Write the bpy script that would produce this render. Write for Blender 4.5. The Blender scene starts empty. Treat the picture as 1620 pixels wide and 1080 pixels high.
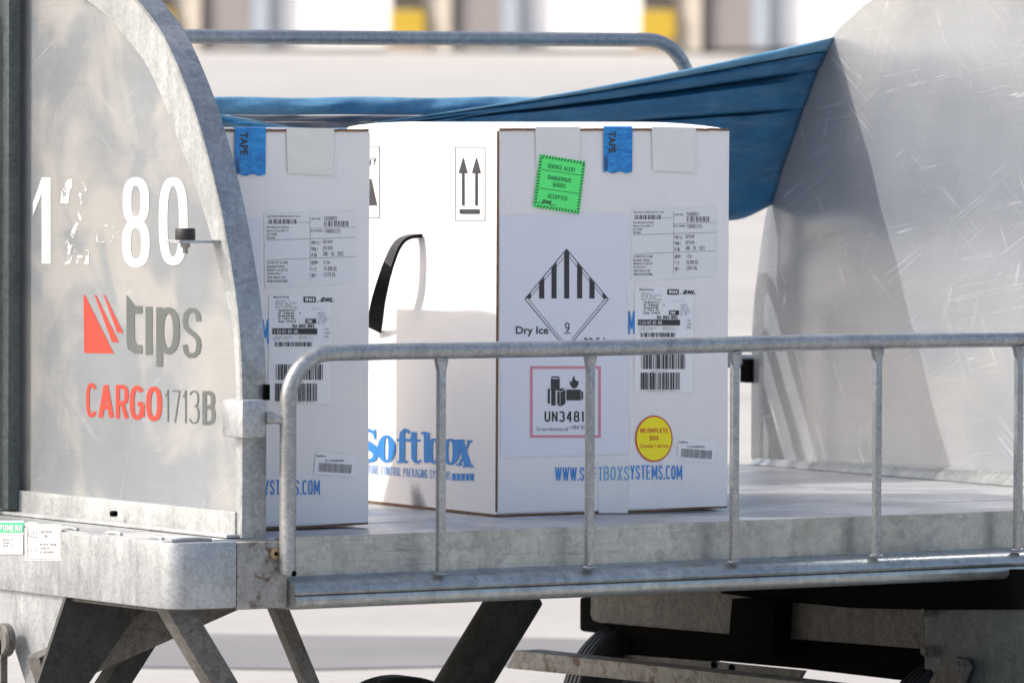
import bpy, bmesh, math, random
from mathutils import Vector, Matrix
random.seed(7)
S = bpy.context.scene
COL = S.collection
G = -0.75                      # ground height; the dolly's deck is z = 0

# ------------------------------------------------------------------ camera
FPX, YAW, PITCH, ROLL = 11673.6, 0.58633, 0.036599, 0.004358
CAM = Vector((-7.53865, -12.29945, 0.91489))
Fv = Vector((math.sin(YAW)*math.cos(PITCH), math.cos(YAW)*math.cos(PITCH), -math.sin(PITCH)))
R0 = Vector((math.cos(YAW), -math.sin(YAW), 0)); U0 = R0.cross(Fv)
Rv = math.cos(ROLL)*R0 + math.sin(ROLL)*U0
Uv = -math.sin(ROLL)*R0 + math.cos(ROLL)*U0
cd = bpy.data.cameras.new('camera'); cam = bpy.data.objects.new('camera', cd); COL.objects.link(cam)
cam.matrix_world = Matrix(((Rv.x, Uv.x, -Fv.x, CAM.x), (Rv.y, Uv.y, -Fv.y, CAM.y), (Rv.z, Uv.z, -Fv.z, CAM.z), (0, 0, 0, 1)))
cd.sensor_width = 36; cd.lens = FPX/1620*36; cd.clip_start = .5; cd.clip_end = 6000
cd.dof.use_dof = True; cd.dof.focus_distance = 15.15; cd.dof.aperture_fstop = 7.6
S.camera = cam

# ------------------------------------------------------------------ light
W = bpy.data.worlds.new('World'); S.world = W; W.use_nodes = True
nt = W.node_tree; nt.nodes.clear()
sky = nt.nodes.new('ShaderNodeTexSky'); sky.sky_type = 'NISHITA'; sky.sun_disc = False
SUN_TO = Vector((-1, .5, 1.0)).normalized()
sky.sun_elevation = math.asin(SUN_TO.z); sky.sun_rotation = math.atan2(SUN_TO.x, SUN_TO.y)
sky.altitude = 50; sky.air_density = 1.0; sky.dust_density = 5.0; sky.ozone_density = 0.4
bg = nt.nodes.new('ShaderNodeBackground'); bg.inputs['Strength'].default_value = .15
wo = nt.nodes.new('ShaderNodeOutputWorld')
nt.links.new(sky.outputs[0], bg.inputs[0]); nt.links.new(bg.outputs[0], wo.inputs[0])
sl = bpy.data.lights.new('sun', 'SUN'); sl.energy = 2.0; sl.angle = math.radians(.53); sl.color = (1, .965, .91)
so = bpy.data.objects.new('sun', sl); COL.objects.link(so); so.location = (-8, 4, 9)
so.rotation_euler = SUN_TO.to_track_quat('Z', 'Y').to_euler()
S.view_settings.view_transform = 'Standard'; S.view_settings.look = 'None'
S.view_settings.exposure = 0.86; S.view_settings.gamma = 1; S.view_settings.use_curve_mapping = False
S.cycles.max_bounces = 8; S.cycles.use_denoising = True
try: S.cycles.sample_clamp_indirect = 6
except Exception: pass

# ------------------------------------------------------------------ measuring: where a sight line meets a real plane
def sight(px, py): return Fv + Rv*((px-810)/FPX) - Uv*((py-540)/FPX)
def at(px, py, axis, val):
    d = sight(px, py); return CAM + d*((val-CAM[axis])/d[axis])
def onplane(px, py, P, N):
    d = sight(px, py); return CAM + d*((P-CAM).dot(N)/d.dot(N))

# ------------------------------------------------------------------ materials
MATS = {}
def new_mat(name):
    m = bpy.data.materials.new(name); m.use_nodes = True; MATS[name] = m
    return m, m.node_tree, m.node_tree.nodes['Principled BSDF']
def nd(t, kind, **k):
    n = t.nodes.new(kind)
    for a, b in k.items():
        if a in n.inputs: n.inputs[a].default_value = b
        else: setattr(n, a, b)
    return n
def ramp(t, src, stops):
    r = t.nodes.new('ShaderNodeValToRGB'); e = r.color_ramp.elements
    while len(e) < len(stops): e.new(.5)
    for q, (p, c) in zip(e, stops):
        q.position = p; q.color = (c, c, c, 1) if isinstance(c, (int, float)) else (*c, 1)
    t.links.new(src, r.inputs[0]); return r
def mixc(t, fac, a, b, mode='MIX'):
    m = t.nodes.new('ShaderNodeMix'); m.data_type = 'RGBA'; m.blend_type = mode
    for s, v in ((0, fac), (6, a), (7, b)):
        if isinstance(v, (int, float)): m.inputs[s].default_value = v
        elif isinstance(v, tuple): m.inputs[s].default_value = (*v, 1)
        else: t.links.new(v, m.inputs[s])
    return m.outputs[2]
def coords(t, scale=(1, 1, 1), rot=(0, 0, 0)):
    c = t.nodes.new('ShaderNodeTexCoord'); m = nd(t, 'ShaderNodeMapping')
    m.inputs['Scale'].default_value = scale; m.inputs['Rotation'].default_value = rot
    t.links.new(c.outputs['Object'], m.inputs[0]); return m.outputs[0]
def noise(t, vec, scale, detail=4, rough=.55, dist=0):
    n = nd(t, 'ShaderNodeTexNoise', Scale=scale, Detail=detail, Roughness=rough, Distortion=dist)
    t.links.new(vec, n.inputs['Vector']); return n.outputs[0]
def bump(t, b, h, strength, dist):
    n = nd(t, 'ShaderNodeBump', Strength=strength, Distance=dist)
    t.links.new(h, n.inputs['Height']); t.links.new(n.outputs[0], b.inputs['Normal']); return n

def simple(name, col, rough=.6, metal=0, var=.0, vscale=30, bmp=0, bscale=200, spec=.5):
    m, t, b = new_mat(name)
    b.inputs['Roughness'].default_value = rough; b.inputs['Metallic'].default_value = metal
    b.inputs['Specular IOR Level'].default_value = spec
    if var:
        v = coords(t); n = noise(t, v, vscale)
        r = ramp(t, n, [(.3, tuple(c*(1-var) for c in col)), (.7, tuple(min(1, c*(1+var)) for c in col))])
        t.links.new(r.outputs[0], b.inputs['Base Color'])
        if bmp: bump(t, b, noise(t, v, bscale), bmp, .001)
    else:
        b.inputs['Base Color'].default_value = (*col, 1)
        if bmp: bump(t, b, noise(t, coords(t), bscale), bmp, .001)
    return m

def galv(name, lo, hi, metal=.6, rough=.42, scale=26, warm=0, rust=0, stretch=(1, 1, 1), streak=.35, lines=0.):
    """hot dip galvanised steel: spangle patches, runs, small dark nicks"""
    m, t, b = new_mat(name)
    v = coords(t, stretch)
    wn = noise(t, v, 9, 3)
    wv = t.nodes.new('ShaderNodeVectorMath'); wv.operation = 'SCALE'; wv.inputs['Scale'].default_value = .32
    ncol = nd(t, 'ShaderNodeTexNoise', Scale=14, Detail=2); t.links.new(v, ncol.inputs['Vector']); t.links.new(ncol.outputs[1], wv.inputs[0])
    av = t.nodes.new('ShaderNodeVectorMath'); av.operation = 'ADD'; t.links.new(v, av.inputs[0]); t.links.new(wv.outputs[0], av.inputs[1])
    vo = nd(t, 'ShaderNodeTexVoronoi', Scale=scale); vo.feature = 'F1'; t.links.new(av.outputs[0], vo.inputs['Vector'])
    sp = t.nodes.new('ShaderNodeSeparateColor'); t.links.new(vo.outputs['Color'], sp.inputs[0])
    n2 = noise(t, v, 5, 6, .6, .6)
    mx = mixc(t, .72, sp.outputs[0], n2)
    r = ramp(t, mx, [(.15, tuple(lo)), (.85, tuple(hi))])
    c = r.outputs[0]
    sv = coords(t, (38, 38, 3)); sn = noise(t, sv, 1, 5, .65)
    c = mixc(t, streak, c, ramp(t, sn, [(.3, .35), (.6, .8)]).outputs[0], 'SOFT_LIGHT')
    v2 = nd(t, 'ShaderNodeTexVoronoi', Scale=scale*7); t.links.new(coords(t), v2.inputs['Vector']); s2 = t.nodes.new('ShaderNodeSeparateColor'); t.links.new(v2.outputs['Color'], s2.inputs[0]); c = mixc(t, .17, c, s2.outputs[0], 'SOFT_LIGHT')
    gr = noise(t, coords(t), 160, 3, .7); c = mixc(t, .22, c, ramp(t, gr, [(.3, .25), (.7, .8)]).outputs[0], 'SOFT_LIGHT')
    ls = noise(t, coords(t, (.9, .9, 42)), 1.3, 3, .5); la = t.nodes.new('ShaderNodeMath'); la.operation = 'SUBTRACT'; la.inputs[1].default_value = .5; t.links.new(ls, la.inputs[0])
    lb = t.nodes.new('ShaderNodeMath'); lb.operation = 'ABSOLUTE'; t.links.new(la.outputs[0], lb.inputs[0])
    c = mixc(t, ramp(t, lb.outputs[0], [(0., lines), (.007, 0.)]).outputs[0], c, (.13, .125, .11))
    nk = noise(t, coords(t), 75, 4, .7)
    c = mixc(t, ramp(t, nk, [(.68, 0.0), (.76, .75)]).outputs[0], c, (.09, .085, .08))
    if rust:
        rn = noise(t, coords(t), 22, 6, .7, .4)
        c = mixc(t, ramp(t, rn, [(.62-rust*.1, 0.), (.72-rust*.1, .9)]).outputs[0], c, (.10, .05, .028))
    t.links.new(c, b.inputs['Base Color'])
    b.inputs['Metallic'].default_value = metal
    rr = ramp(t, n2, [(.3, rough-.08), (.7, rough+.14)]); t.links.new(rr.outputs[0], b.inputs['Roughness'])
    bump(t, b, mixc(t, .5, n2, nk), .25, .002)
    return m

galv('galvanised', (.22, .24, .26), (.41, .425, .44), stretch=(1, 1, .55), streak=.5)
galv('galvanised_tube', (.20, .21, .22), (.40, .41, .415), metal=.6, rough=.36, scale=60)
galv('galvanised_frame', (.26, .28, .29), (.46, .475, .48), metal=.5, scale=18, stretch=(1, 1, .5))
galv('galvanised_rusty', (.17, .168, .16), (.36, .355, .34), metal=.4, rough=.55, rust=.9)
galv('fascia_steel', (.25, .262, .258), (.45, .465, .45), metal=.7, rough=.3, scale=11, stretch=(1, 1, .8), streak=.25, lines=.5)
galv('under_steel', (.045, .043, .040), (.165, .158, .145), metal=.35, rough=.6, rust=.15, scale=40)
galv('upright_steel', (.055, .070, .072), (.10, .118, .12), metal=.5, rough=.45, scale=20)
galv('flange_steel', (.18, .195, .205), (.38, .395, .405), metal=.6, rough=.4, scale=20)
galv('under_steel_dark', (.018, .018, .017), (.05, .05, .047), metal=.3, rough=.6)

def alu_sheet(name, base, warm, metal, rough, scratch=.6, patch=2.2, wav=.0, seed=0., thr=(.46, .54), shiny=0, shiny_rough=.2, shiny_col=(.75, .76, .78), sth=1., ztop=0):
    m, t, b = new_mat(name)
    v = coords(t)
    mp = nd(t, 'ShaderNodeMapping'); mp.inputs['Location'].default_value = (seed, seed*1.7, seed*.6); t.links.new(v, mp.inputs[0]); v = mp.outputs[0]
    n = noise(t, v, patch, 5, .5, .5)
    c = ramp(t, n, [(thr[0], base), (thr[1], warm)]).outputs[0]
    big = noise(t, v, 3.4, 4, .6)
    c = mixc(t, .35, c, ramp(t, big, [(.3, .3), (.7, .75)]).outputs[0], 'SOFT_LIGHT')
    # brushed grain
    gv = coords(t, (2, 2, 260)); g = noise(t, gv, 1.6, 3, .6)
    c = mixc(t, .25, c, ramp(t, g, [(.3, .32), (.7, .72)]).outputs[0], 'SOFT_LIGHT')
    # scratches: several thin noise bands in turned, stretched frames
    scr = None
    for k, (rx, sc, th) in enumerate([(.5, 9, .006), (-.62, 7, .005), (1.25, 8, .004), (.15, 11, .005), (-1.1, 10, .004)]):
        r0_ = coords(t, (1, 1, 1), (rx, 0, 0)); rm = nd(t, 'ShaderNodeMapping'); rm.inputs['Scale'].default_value = (1, .16, 11); rm.inputs['Location'].default_value = (k*3.1, k*1.7, k*2.3); t.links.new(r0_, rm.inputs[0]); rv = rm.outputs[0]
        sn = noise(t, rv, sc*.36, 1, .3)
        a = t.nodes.new('ShaderNodeMath'); a.operation = 'SUBTRACT'; a.inputs[1].default_value = .5+.02*k; t.links.new(sn, a.inputs[0])
        a2 = t.nodes.new('ShaderNodeMath'); a2.operation = 'ABSOLUTE'; t.links.new(a.outputs[0], a2.inputs[0])
        rr = ramp(t, a2.outputs[0], [(0., 1.), (th*2.2*sth, 0.)])
        br = ramp(t, noise(t, v, 4.5+k*1.3, 3), [(.52, 0.), (.66, 1.)])
        mm = t.nodes.new('ShaderNodeMath'); mm.operation = 'MULTIPLY'; t.links.new(rr.outputs[0], mm.inputs[0]); t.links.new(br.outputs[0], mm.inputs[1])
        if scr is None: scr = mm.outputs[0]
        else:
            mm2 = t.nodes.new('ShaderNodeMath'); mm2.operation = 'MAXIMUM'; t.links.new(scr, mm2.inputs[0]); t.links.new(mm.outputs[0], mm2.inputs[1]); scr = mm2.outputs[0]
    sf = t.nodes.new('ShaderNodeMath'); sf.operation = 'MULTIPLY'; sf.inputs[1].default_value = scratch; t.links.new(scr, sf.inputs[0])
    c = mixc(t, sf.outputs[0], c, (.82, .83, .84))
    dk = noise(t, v, 34, 5, .7); c = mixc(t, ramp(t, dk, [(.67, 0.), (.78, .6)]).outputs[0], c, (.2, .2, .2))
    t.links.new(c, b.inputs['Base Color'])
    b.inputs['Metallic'].default_value = metal
    t.links.new(ramp(t, mixc(t, .5, n, g), [(.35, rough-.07), (.65, rough+.1)]).outputs[0], b.inputs['Roughness'])
    h = mixc(t, .5, big, g)
    if ztop:
        tc_ = t.nodes.new('ShaderNodeTexCoord'); sx = t.nodes.new('ShaderNodeSeparateXYZ'); t.links.new(tc_.outputs['Object'], sx.inputs[0])
        zr = ramp(t, sx.outputs['Z'], [(.0, .04), (1., 1.)]); mz = t.nodes.new('ShaderNodeMapRange'); mz.inputs[1].default_value = .60+.75; mz.inputs[2].default_value = .95+.75; mz.inputs[3].default_value = .12; mz.inputs[4].default_value = 1.
        t.links.new(sx.outputs['Z'], mz.inputs[0])
        dn = noise(t, v, 7, 3, .45, .6); hm = t.nodes.new('ShaderNodeMath'); hm.operation = 'MULTIPLY'; t.links.new(dn, hm.inputs[0]); t.links.new(mz.outputs[0], hm.inputs[1]); big = hm.outputs[0]
    bn = bump(t, b, big if wav else h, .3 if not wav else wav, .01 if wav else .0015)
    if shiny:
        b2 = t.nodes.new('ShaderNodeBsdfAnisotropic'); b2.inputs['Roughness'].default_value = shiny_rough
        cc = mixc(t, .5, c, shiny_col); t.links.new(cc, b2.inputs['Color']); t.links.new(bn.outputs[0], b2.inputs['Normal'])
        ms = t.nodes.new('ShaderNodeMixShader'); mf = t.nodes.new('ShaderNodeMath'); mf.operation = 'MULTIPLY_ADD'; mf.inputs[1].default_value = -shiny*.85; mf.inputs[2].default_value = shiny; t.links.new(sf.outputs[0], mf.inputs[0]); t.links.new(mf.outputs[0], ms.inputs[0])
        out = [q for q in t.nodes if q.type == 'OUTPUT_MATERIAL'][0]
        t.links.new(b.outputs[0], ms.inputs[1]); t.links.new(b2.outputs[0], ms.inputs[2]); t.links.new(ms.outputs[0], out.inputs[0])
    return m
alu_sheet('aluminium_outer', (.26, .285, .31), (.375, .375, .37), .35, .55, .15, 4.2, .5, 3.1, (.45, .57), shiny=.3, shiny_rough=.24, shiny_col=(.44, .455, .48), sth=.4, ztop=1)
alu_sheet('aluminium_inner', (.345, .375, .415), (.41, .425, .445), .15, .5, .42, 1.6, .0, 1.3, shiny=.5, shiny_rough=.16, shiny_col=(.33, .35, .385), sth=.55)
alu_sheet('deck_sheet', (.38, .387, .41), (.52, .517, .525), .2, .5, .9, 5, .0, 5., shiny=.5, shiny_rough=.28)

def card(name, col, s=1.):
    m, t, b = new_mat(name); v = coords(t)
    n = noise(t, v, 5, 5, .6)
    c = ramp(t, n, [(.3, tuple(x*.955 for x in col)), (.7, col)]).outputs[0]
    sm = noise(t, v, 26, 5, .7); c = mixc(t, ramp(t, sm, [(.64, 0.), (.8, .16)]).outputs[0], c, (.45, .43, .41))
    t.links.new(c, b.inputs['Base Color']); b.inputs['Roughness'].default_value = .55; b.inputs['Specular IOR Level'].default_value = .35
    fl = nd(t, 'ShaderNodeTexWave', Scale=60, Distortion=.4); fl.bands_direction = 'X'; t.links.new(v, fl.inputs['Vector'])
    cr = noise(t, coords(t, (1, 1, .5)), 3.2, 2, .4, .8); bump(t, b, mixc(t, .35, mixc(t, .1, n, fl.outputs[1]), cr), .5, .005)
    return m
card('white_card', (.82, .80, .785))
simple('brown_card', (.17, .10, .06), .85, var=.3, vscale=60)
simple('paper', (.80, .80, .81), .5); simple('paper_lavender', (.72, .73, .80), .45, var=.015, vscale=6)
simple('sticker_paper', (.56, .56, .56), .5); simple('paper_dull', (.74, .74, .75), .5)
simple('clear_tape', (.765, .748, .725), .45, var=.03, vscale=25, bmp=.3, bscale=60)
simple('cream_tape', (.755, .735, .68), .45, var=.04, vscale=25, bmp=.4, bscale=60)
m, t, b = new_mat('blue_tape'); v = coords(t, (1, 1, 2.4))
c = ramp(t, noise(t, v, 34, 6, .65, 1.5), [(.35, (.008, .15, .44)), (.5, (.01, .22, .58)), (.7, (.035, .36, .76))]).outputs[0]
t.links.new(c, b.inputs['Base Color']); b.inputs['Roughness'].default_value = .28
bump(t, b, noise(t, v, 50, 5), .5, .002)
simple('ink_black', (.035, .035, .04), .5, var=.25, vscale=120); simple('ink_dim', (.16, .16, .17), .55)
simple('ink_faint', (.36, .36, .38), .55)
simple('ink_blue', (.025, .23, .62), .5, var=.12, vscale=40); simple('ink_blue_worn', (.19, .40, .64), .55)
simple('label_green', (.11, .93, .21), .45); simple('ink_green', (.02, .17, .05), .5)
simple('sticker_green', (.03, .42, .20), .45)
simple('sticker_yellow', (.93, .80, .01), .4); simple('ink_red', (.62, .06, .04), .5); simple('ink_pink', (.62, .25, .30), .5)
simple('decal_red', (.40, .037, .022), .6, var=.05, vscale=14); simple('decal_grey', (.105, .116, .114), .7, spec=.2, var=.08, vscale=14)
simple('rubber', (.018, .018, .02), .55, var=.3, vscale=30); simple('tyre_rubber', (.014, .015, .018), .42, var=.3, vscale=18)
simple('black_metal_and_shade', (.003, .003, .003), .9, spec=.05); simple('brass', (.42, .30, .17), .4, metal=.6)  # black metal parts, and the painted shade under the deck
m, t, b = new_mat('webbing'); v = coords(t)
b.inputs['Base Color'].default_value = (.006, .006, .007, 1); b.inputs['Roughness'].default_value = .85; b.inputs['Specular IOR Level'].default_value = .15
def worn(name, th, w=.02, sc=11):
    m, t, b = new_mat(name); v = coords(t)
    n = noise(t, v, sc, 6, .7, .5)
    b.inputs['Base Color'].default_value = (.58, .585, .585, 1); b.inputs['Roughness'].default_value = .45
    t.links.new(ramp(t, n, [(th, 0.), (th+w, 1.)]).outputs[0], b.inputs['Alpha'])
    return m
worn('stencil_white', .31, .03); worn('stencil_worn', .52, .025, 26)
m, t, b = new_mat('tarp_blue'); v = coords(t)
n = noise(t, v, 14, 6, .65, .3); n2 = noise(t, coords(t, (2, 6, 14)), 3, 5, .6)
c = ramp(t, n, [(.3, (.006, .078, .19)), (.7, (.016, .145, .30))]).outputs[0]
c = mixc(t, ramp(t, n2, [(.5, 0.), (.78, .45)]).outputs[0], c, (.13, .23, .33))
c = mixc(t, ramp(t, noise(t, v, 60, 4), [(.66, 0.), (.8, .4)]).outputs[0], c, (.006, .03, .07))
t.links.new(c, b.inputs['Base Color']); b.inputs['Roughness'].default_value = .48
fw = noise(t, coords(t, (1.2, 5, 7), (0, .35, 0)), 3.4, 4, .55, 1.2); c = mixc(t, ramp(t, fw, [(.55, 0.), (.75, .35)]).outputs[0], c, (.07, .13, .17)); t.links.new(c, b.inputs['Base Color']); bump(t, b, mixc(t, .6, n2, fw), .9, .016)
m, t, b = new_mat('tarp_hem'); v = coords(t)
n = noise(t, v, 20, 6, .7); c = ramp(t, n, [(.3, (.05, .18, .32)), (.7, (.13, .30, .44))]).outputs[0]
c = mixc(t, ramp(t, noise(t, v, 7, 5, .6), [(.5, 0.), (.8, .5)]).outputs[0], c, (.30, .34, .37))
t.links.new(c, b.inputs['Base Color']); b.inputs['Roughness'].default_value = .6; bump(t, b, n, .5, .004)
simple('tarp_grey', (.17, .17, .19), .6, var=.2, vscale=12)
m, t, b = new_mat('concrete'); v = coords(t)
n = noise(t, v, .5, 6, .6); n2 = noise(t, v, 14, 5, .7); n3 = noise(t, coords(t, (.05, .6, 1)), 1, 5)
c = ramp(t, n, [(.3, (.33, .318, .30)), (.7, (.385, .372, .352))]).outputs[0]
c = mixc(t, .3, c, ramp(t, n2, [(.3, .3), (.7, .7)]).outputs[0], 'SOFT_LIGHT')
c = mixc(t, .25, c, ramp(t, n3, [(.3, .3), (.7, .7)]).outputs[0], 'SOFT_LIGHT')
t.links.new(c, b.inputs['Base Color']); b.inputs['Roughness'].default_value = .85; bump(t, b, n2, .4, .01)
simple('joint_and_shadow_grey', (.19, .186, .188), .85, var=.12, vscale=1.2)  # pavement joints, and the shadow band painted on the apron
simple('wall_white', (.80, .80, .80), .6, var=.03, vscale=.6); simple('wall_beige', (.50, .45, .38), .7)
simple('door_grey', (.23, .21, .21), .6, var=.08, vscale=.8); simple('shade_blue', (.30, .34, .40), .6)
simple('guard_yellow', (.42, .28, .008), .5); simple('guard_black', (.05, .04, .03), .6); simple('shade_brown', (.30, .24, .19), .8)

# ------------------------------------------------------------------ mesh helpers
class MB:
    def __init__(s): s.v = []; s.f = []
    def box(s, a, b):
        n = len(s.v); (x0, y0, z0), (x1, y1, z1) = a, b
        s.v += [(x, y, z) for z in (z0, z1) for y in (y0, y1) for x in (x0, x1)]
        s.f += [tuple(n+i for i in q) for q in ((0, 2, 3, 1), (4, 5, 7, 6), (0, 1, 5, 4), (2, 6, 7, 3), (0, 4, 6, 2), (1, 3, 7, 5))]
        return s
    def quad(s, *p):
        n = len(s.v); s.v += [tuple(q) for q in p]; s.f.append(tuple(range(n, n+len(p)))); return s
    def prism(s, pts, d):
        n = len(s.v); k = len(pts); d = Vector(d)
        s.v += [tuple(p) for p in pts] + [tuple(Vector(p)+d) for p in pts]
        s.f.append(tuple(range(n, n+k))); s.f.append(tuple(reversed(range(n+k, n+2*k))))
        s.f += [(n+i, n+i+k, n+(i+1) % k+k, n+(i+1) % k) for i in range(k)]
        return s
    def tube(s, path, r, seg=16, cap=True):
        path = [Vector(p) for p in path]; n0 = len(s.v); up = None
        for i, p in enumerate(path):
            d = (path[min(i+1, len(path)-1)] - path[max(i-1, 0)]).normalized()
            if up is None:
                up = Vector((0, 0, 1)) if abs(d.z) < .9 else Vector((0, 1, 0))
            a = (up - d*up.dot(d)).normalized(); up = a; b_ = d.cross(a)
            rr = r[i] if isinstance(r, (list, tuple)) else r
            for k in range(seg):
                th = 2*math.pi*k/seg; s.v.append(tuple(p + a*(rr*math.cos(th)) + b_*(rr*math.sin(th))))
        for i in range(len(path)-1):
            for k in range(seg):
                a = n0+i*seg+k; b2 = n0+i*seg+(k+1) % seg
                s.f.append((a, b2, b2+seg, a+seg))
        if cap:
            s.f.append(tuple(reversed(range(n0, n0+seg)))); m = n0+(len(path)-1)*seg; s.f.append(tuple(range(m, m+seg)))
        return s
    def bar(s, p, q, w, h, up=(0, 0, 1)):
        p, q = Vector(p), Vector(q); d = (q-p).normalized(); up = Vector(up)
        sd = d.cross(up).normalized(); u2 = sd.cross(d); n = len(s.v)
        for c in (p, q):
            for a, b_ in ((-1, -1), (1, -1), (1, 1), (-1, 1)): s.v.append(tuple(c+sd*(a*w/2)+u2*(b_*h/2)))
        s.f += [tuple(n+i for i in f) for f in ((0, 1, 2, 3), (7, 6, 5, 4), (0, 4, 5, 1), (1, 5, 6, 2), (2, 6, 7, 3), (3, 7, 4, 0))]
        return s
    def lathe(s, prof, c, axis='Z', seg=48):
        n = len(s.v); k = len(prof); c = Vector(c)
        for i in range(seg):
            th = 2*math.pi*i/seg; cs, sn = math.cos(th), math.sin(th)
            for r, h in prof:
                if axis == 'Z': q = (r*cs, r*sn, h)
                elif axis == 'Y': q = (r*cs, h, r*sn)
                else: q = (h, r*cs, r*sn)
                s.v.append(tuple(c+Vector(q)))
        for i in range(seg):
            j = (i+1) % seg
            for a in range(k-1): s.f.append((n+i*k+a, n+j*k+a, n+j*k+a+1, n+i*k+a+1))
        return s
    def build(s, name, mat, parent=None, smooth=False, bev=0, label=None, seg=2):
        me = bpy.data.meshes.new(name)
        off = parent.location if (parent is not None and not parent.get('local')) else Vector((0, 0, 0))
        if parent is not None and parent.get('off'): off = Vector(parent['off'])
        me.from_pydata([tuple(Vector(v)-off) for v in s.v], [], s.f); me.materials.append(MATS[mat])
        bm = bmesh.new(); bm.from_mesh(me); bmesh.ops.recalc_face_normals(bm, faces=bm.faces); bm.to_mesh(me); bm.free()
        if bev:
            bm = bmesh.new(); bm.from_mesh(me)
            es = [e for e in bm.edges if len(e.link_faces) == 2 and e.calc_face_angle(0) > .6]
            bmesh.ops.bevel(bm, geom=es, offset=bev, segments=seg, affect='EDGES', profile=.6, clamp_overlap=True); bm.to_mesh(me); bm.free()
            smooth = True
        if smooth:
            try: me.shade_auto_smooth()
            except Exception: pass
            for p in me.polygons: p.use_smooth = True
            try: me.set_sharp_from_angle(angle=math.radians(38))
            except Exception: pass
        o = bpy.data.objects.new(name, me); COL.objects.link(o)
        if parent is not None:
            o.parent = parent
            if not parent.get('local'): o['off'] = list(off)
            else: o['local'] = 1
        if label: o['label'] = label
        return o
def root(name, loc, rz, label, cat, group=None, local=False):
    o = bpy.data.objects.new(name, None); COL.objects.link(o); o.location = loc; o.rotation_euler = (0, 0, rz)
    o['label'] = label; o['category'] = cat
    if group: o['group'] = group
    if local: o['local'] = 1
    return o
def arc(c, r, a0, a1, n, e1, e2):
    c, e1, e2 = Vector(c), Vector(e1), Vector(e2)
    return [c + e1*(r*math.cos(a0+(a1-a0)*i/n)) + e2*(r*math.sin(a0+(a1-a0)*i/n)) for i in range(n+1)]

_tc = {}
def glyphs(txt, bold=0., shear=0., sp=1.):
    k = (txt, bold, shear, sp)
    if k not in _tc:
        cu = bpy.data.curves.new('lettering', 'FONT'); cu.body = txt; cu.size = 1; cu.offset = bold; cu.shear = shear; cu.space_character = sp
        cu.resolution_u = 3
        ob = bpy.data.objects.new('lettering', cu); COL.objects.link(ob)
        dg = bpy.context.evaluated_depsgraph_get(); me = bpy.data.meshes.new_from_object(ob.evaluated_get(dg))
        vs = [tuple(v.co) for v in me.vertices]; fs = [tuple(p.vertices) for p in me.polygons]
        bpy.data.objects.remove(ob); bpy.data.curves.remove(cu); bpy.data.meshes.remove(me)
        xs = [v[0] for v in vs]; ys = [v[1] for v in vs]
        x0, x1, y0, y1 = min(xs), max(xs), min(ys), max(ys)
        _tc[k] = ([((x-x0)/(x1-x0), (y-y0)/(y1-y0)) for x, y, z in vs], fs)
    return _tc[k]
def _sup(cx, cy, rx, ry, a0, a1, n=14, e=2.5):
    out = []
    for i in range(n+1):
        th = math.radians(a0+(a1-a0)*i/n); c_, s_ = math.cos(th), math.sin(th)
        out.append((cx+rx*math.copysign(abs(c_)**(2/e), c_), cy+ry*math.copysign(abs(s_)**(2/e), s_)))
    return out
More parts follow.
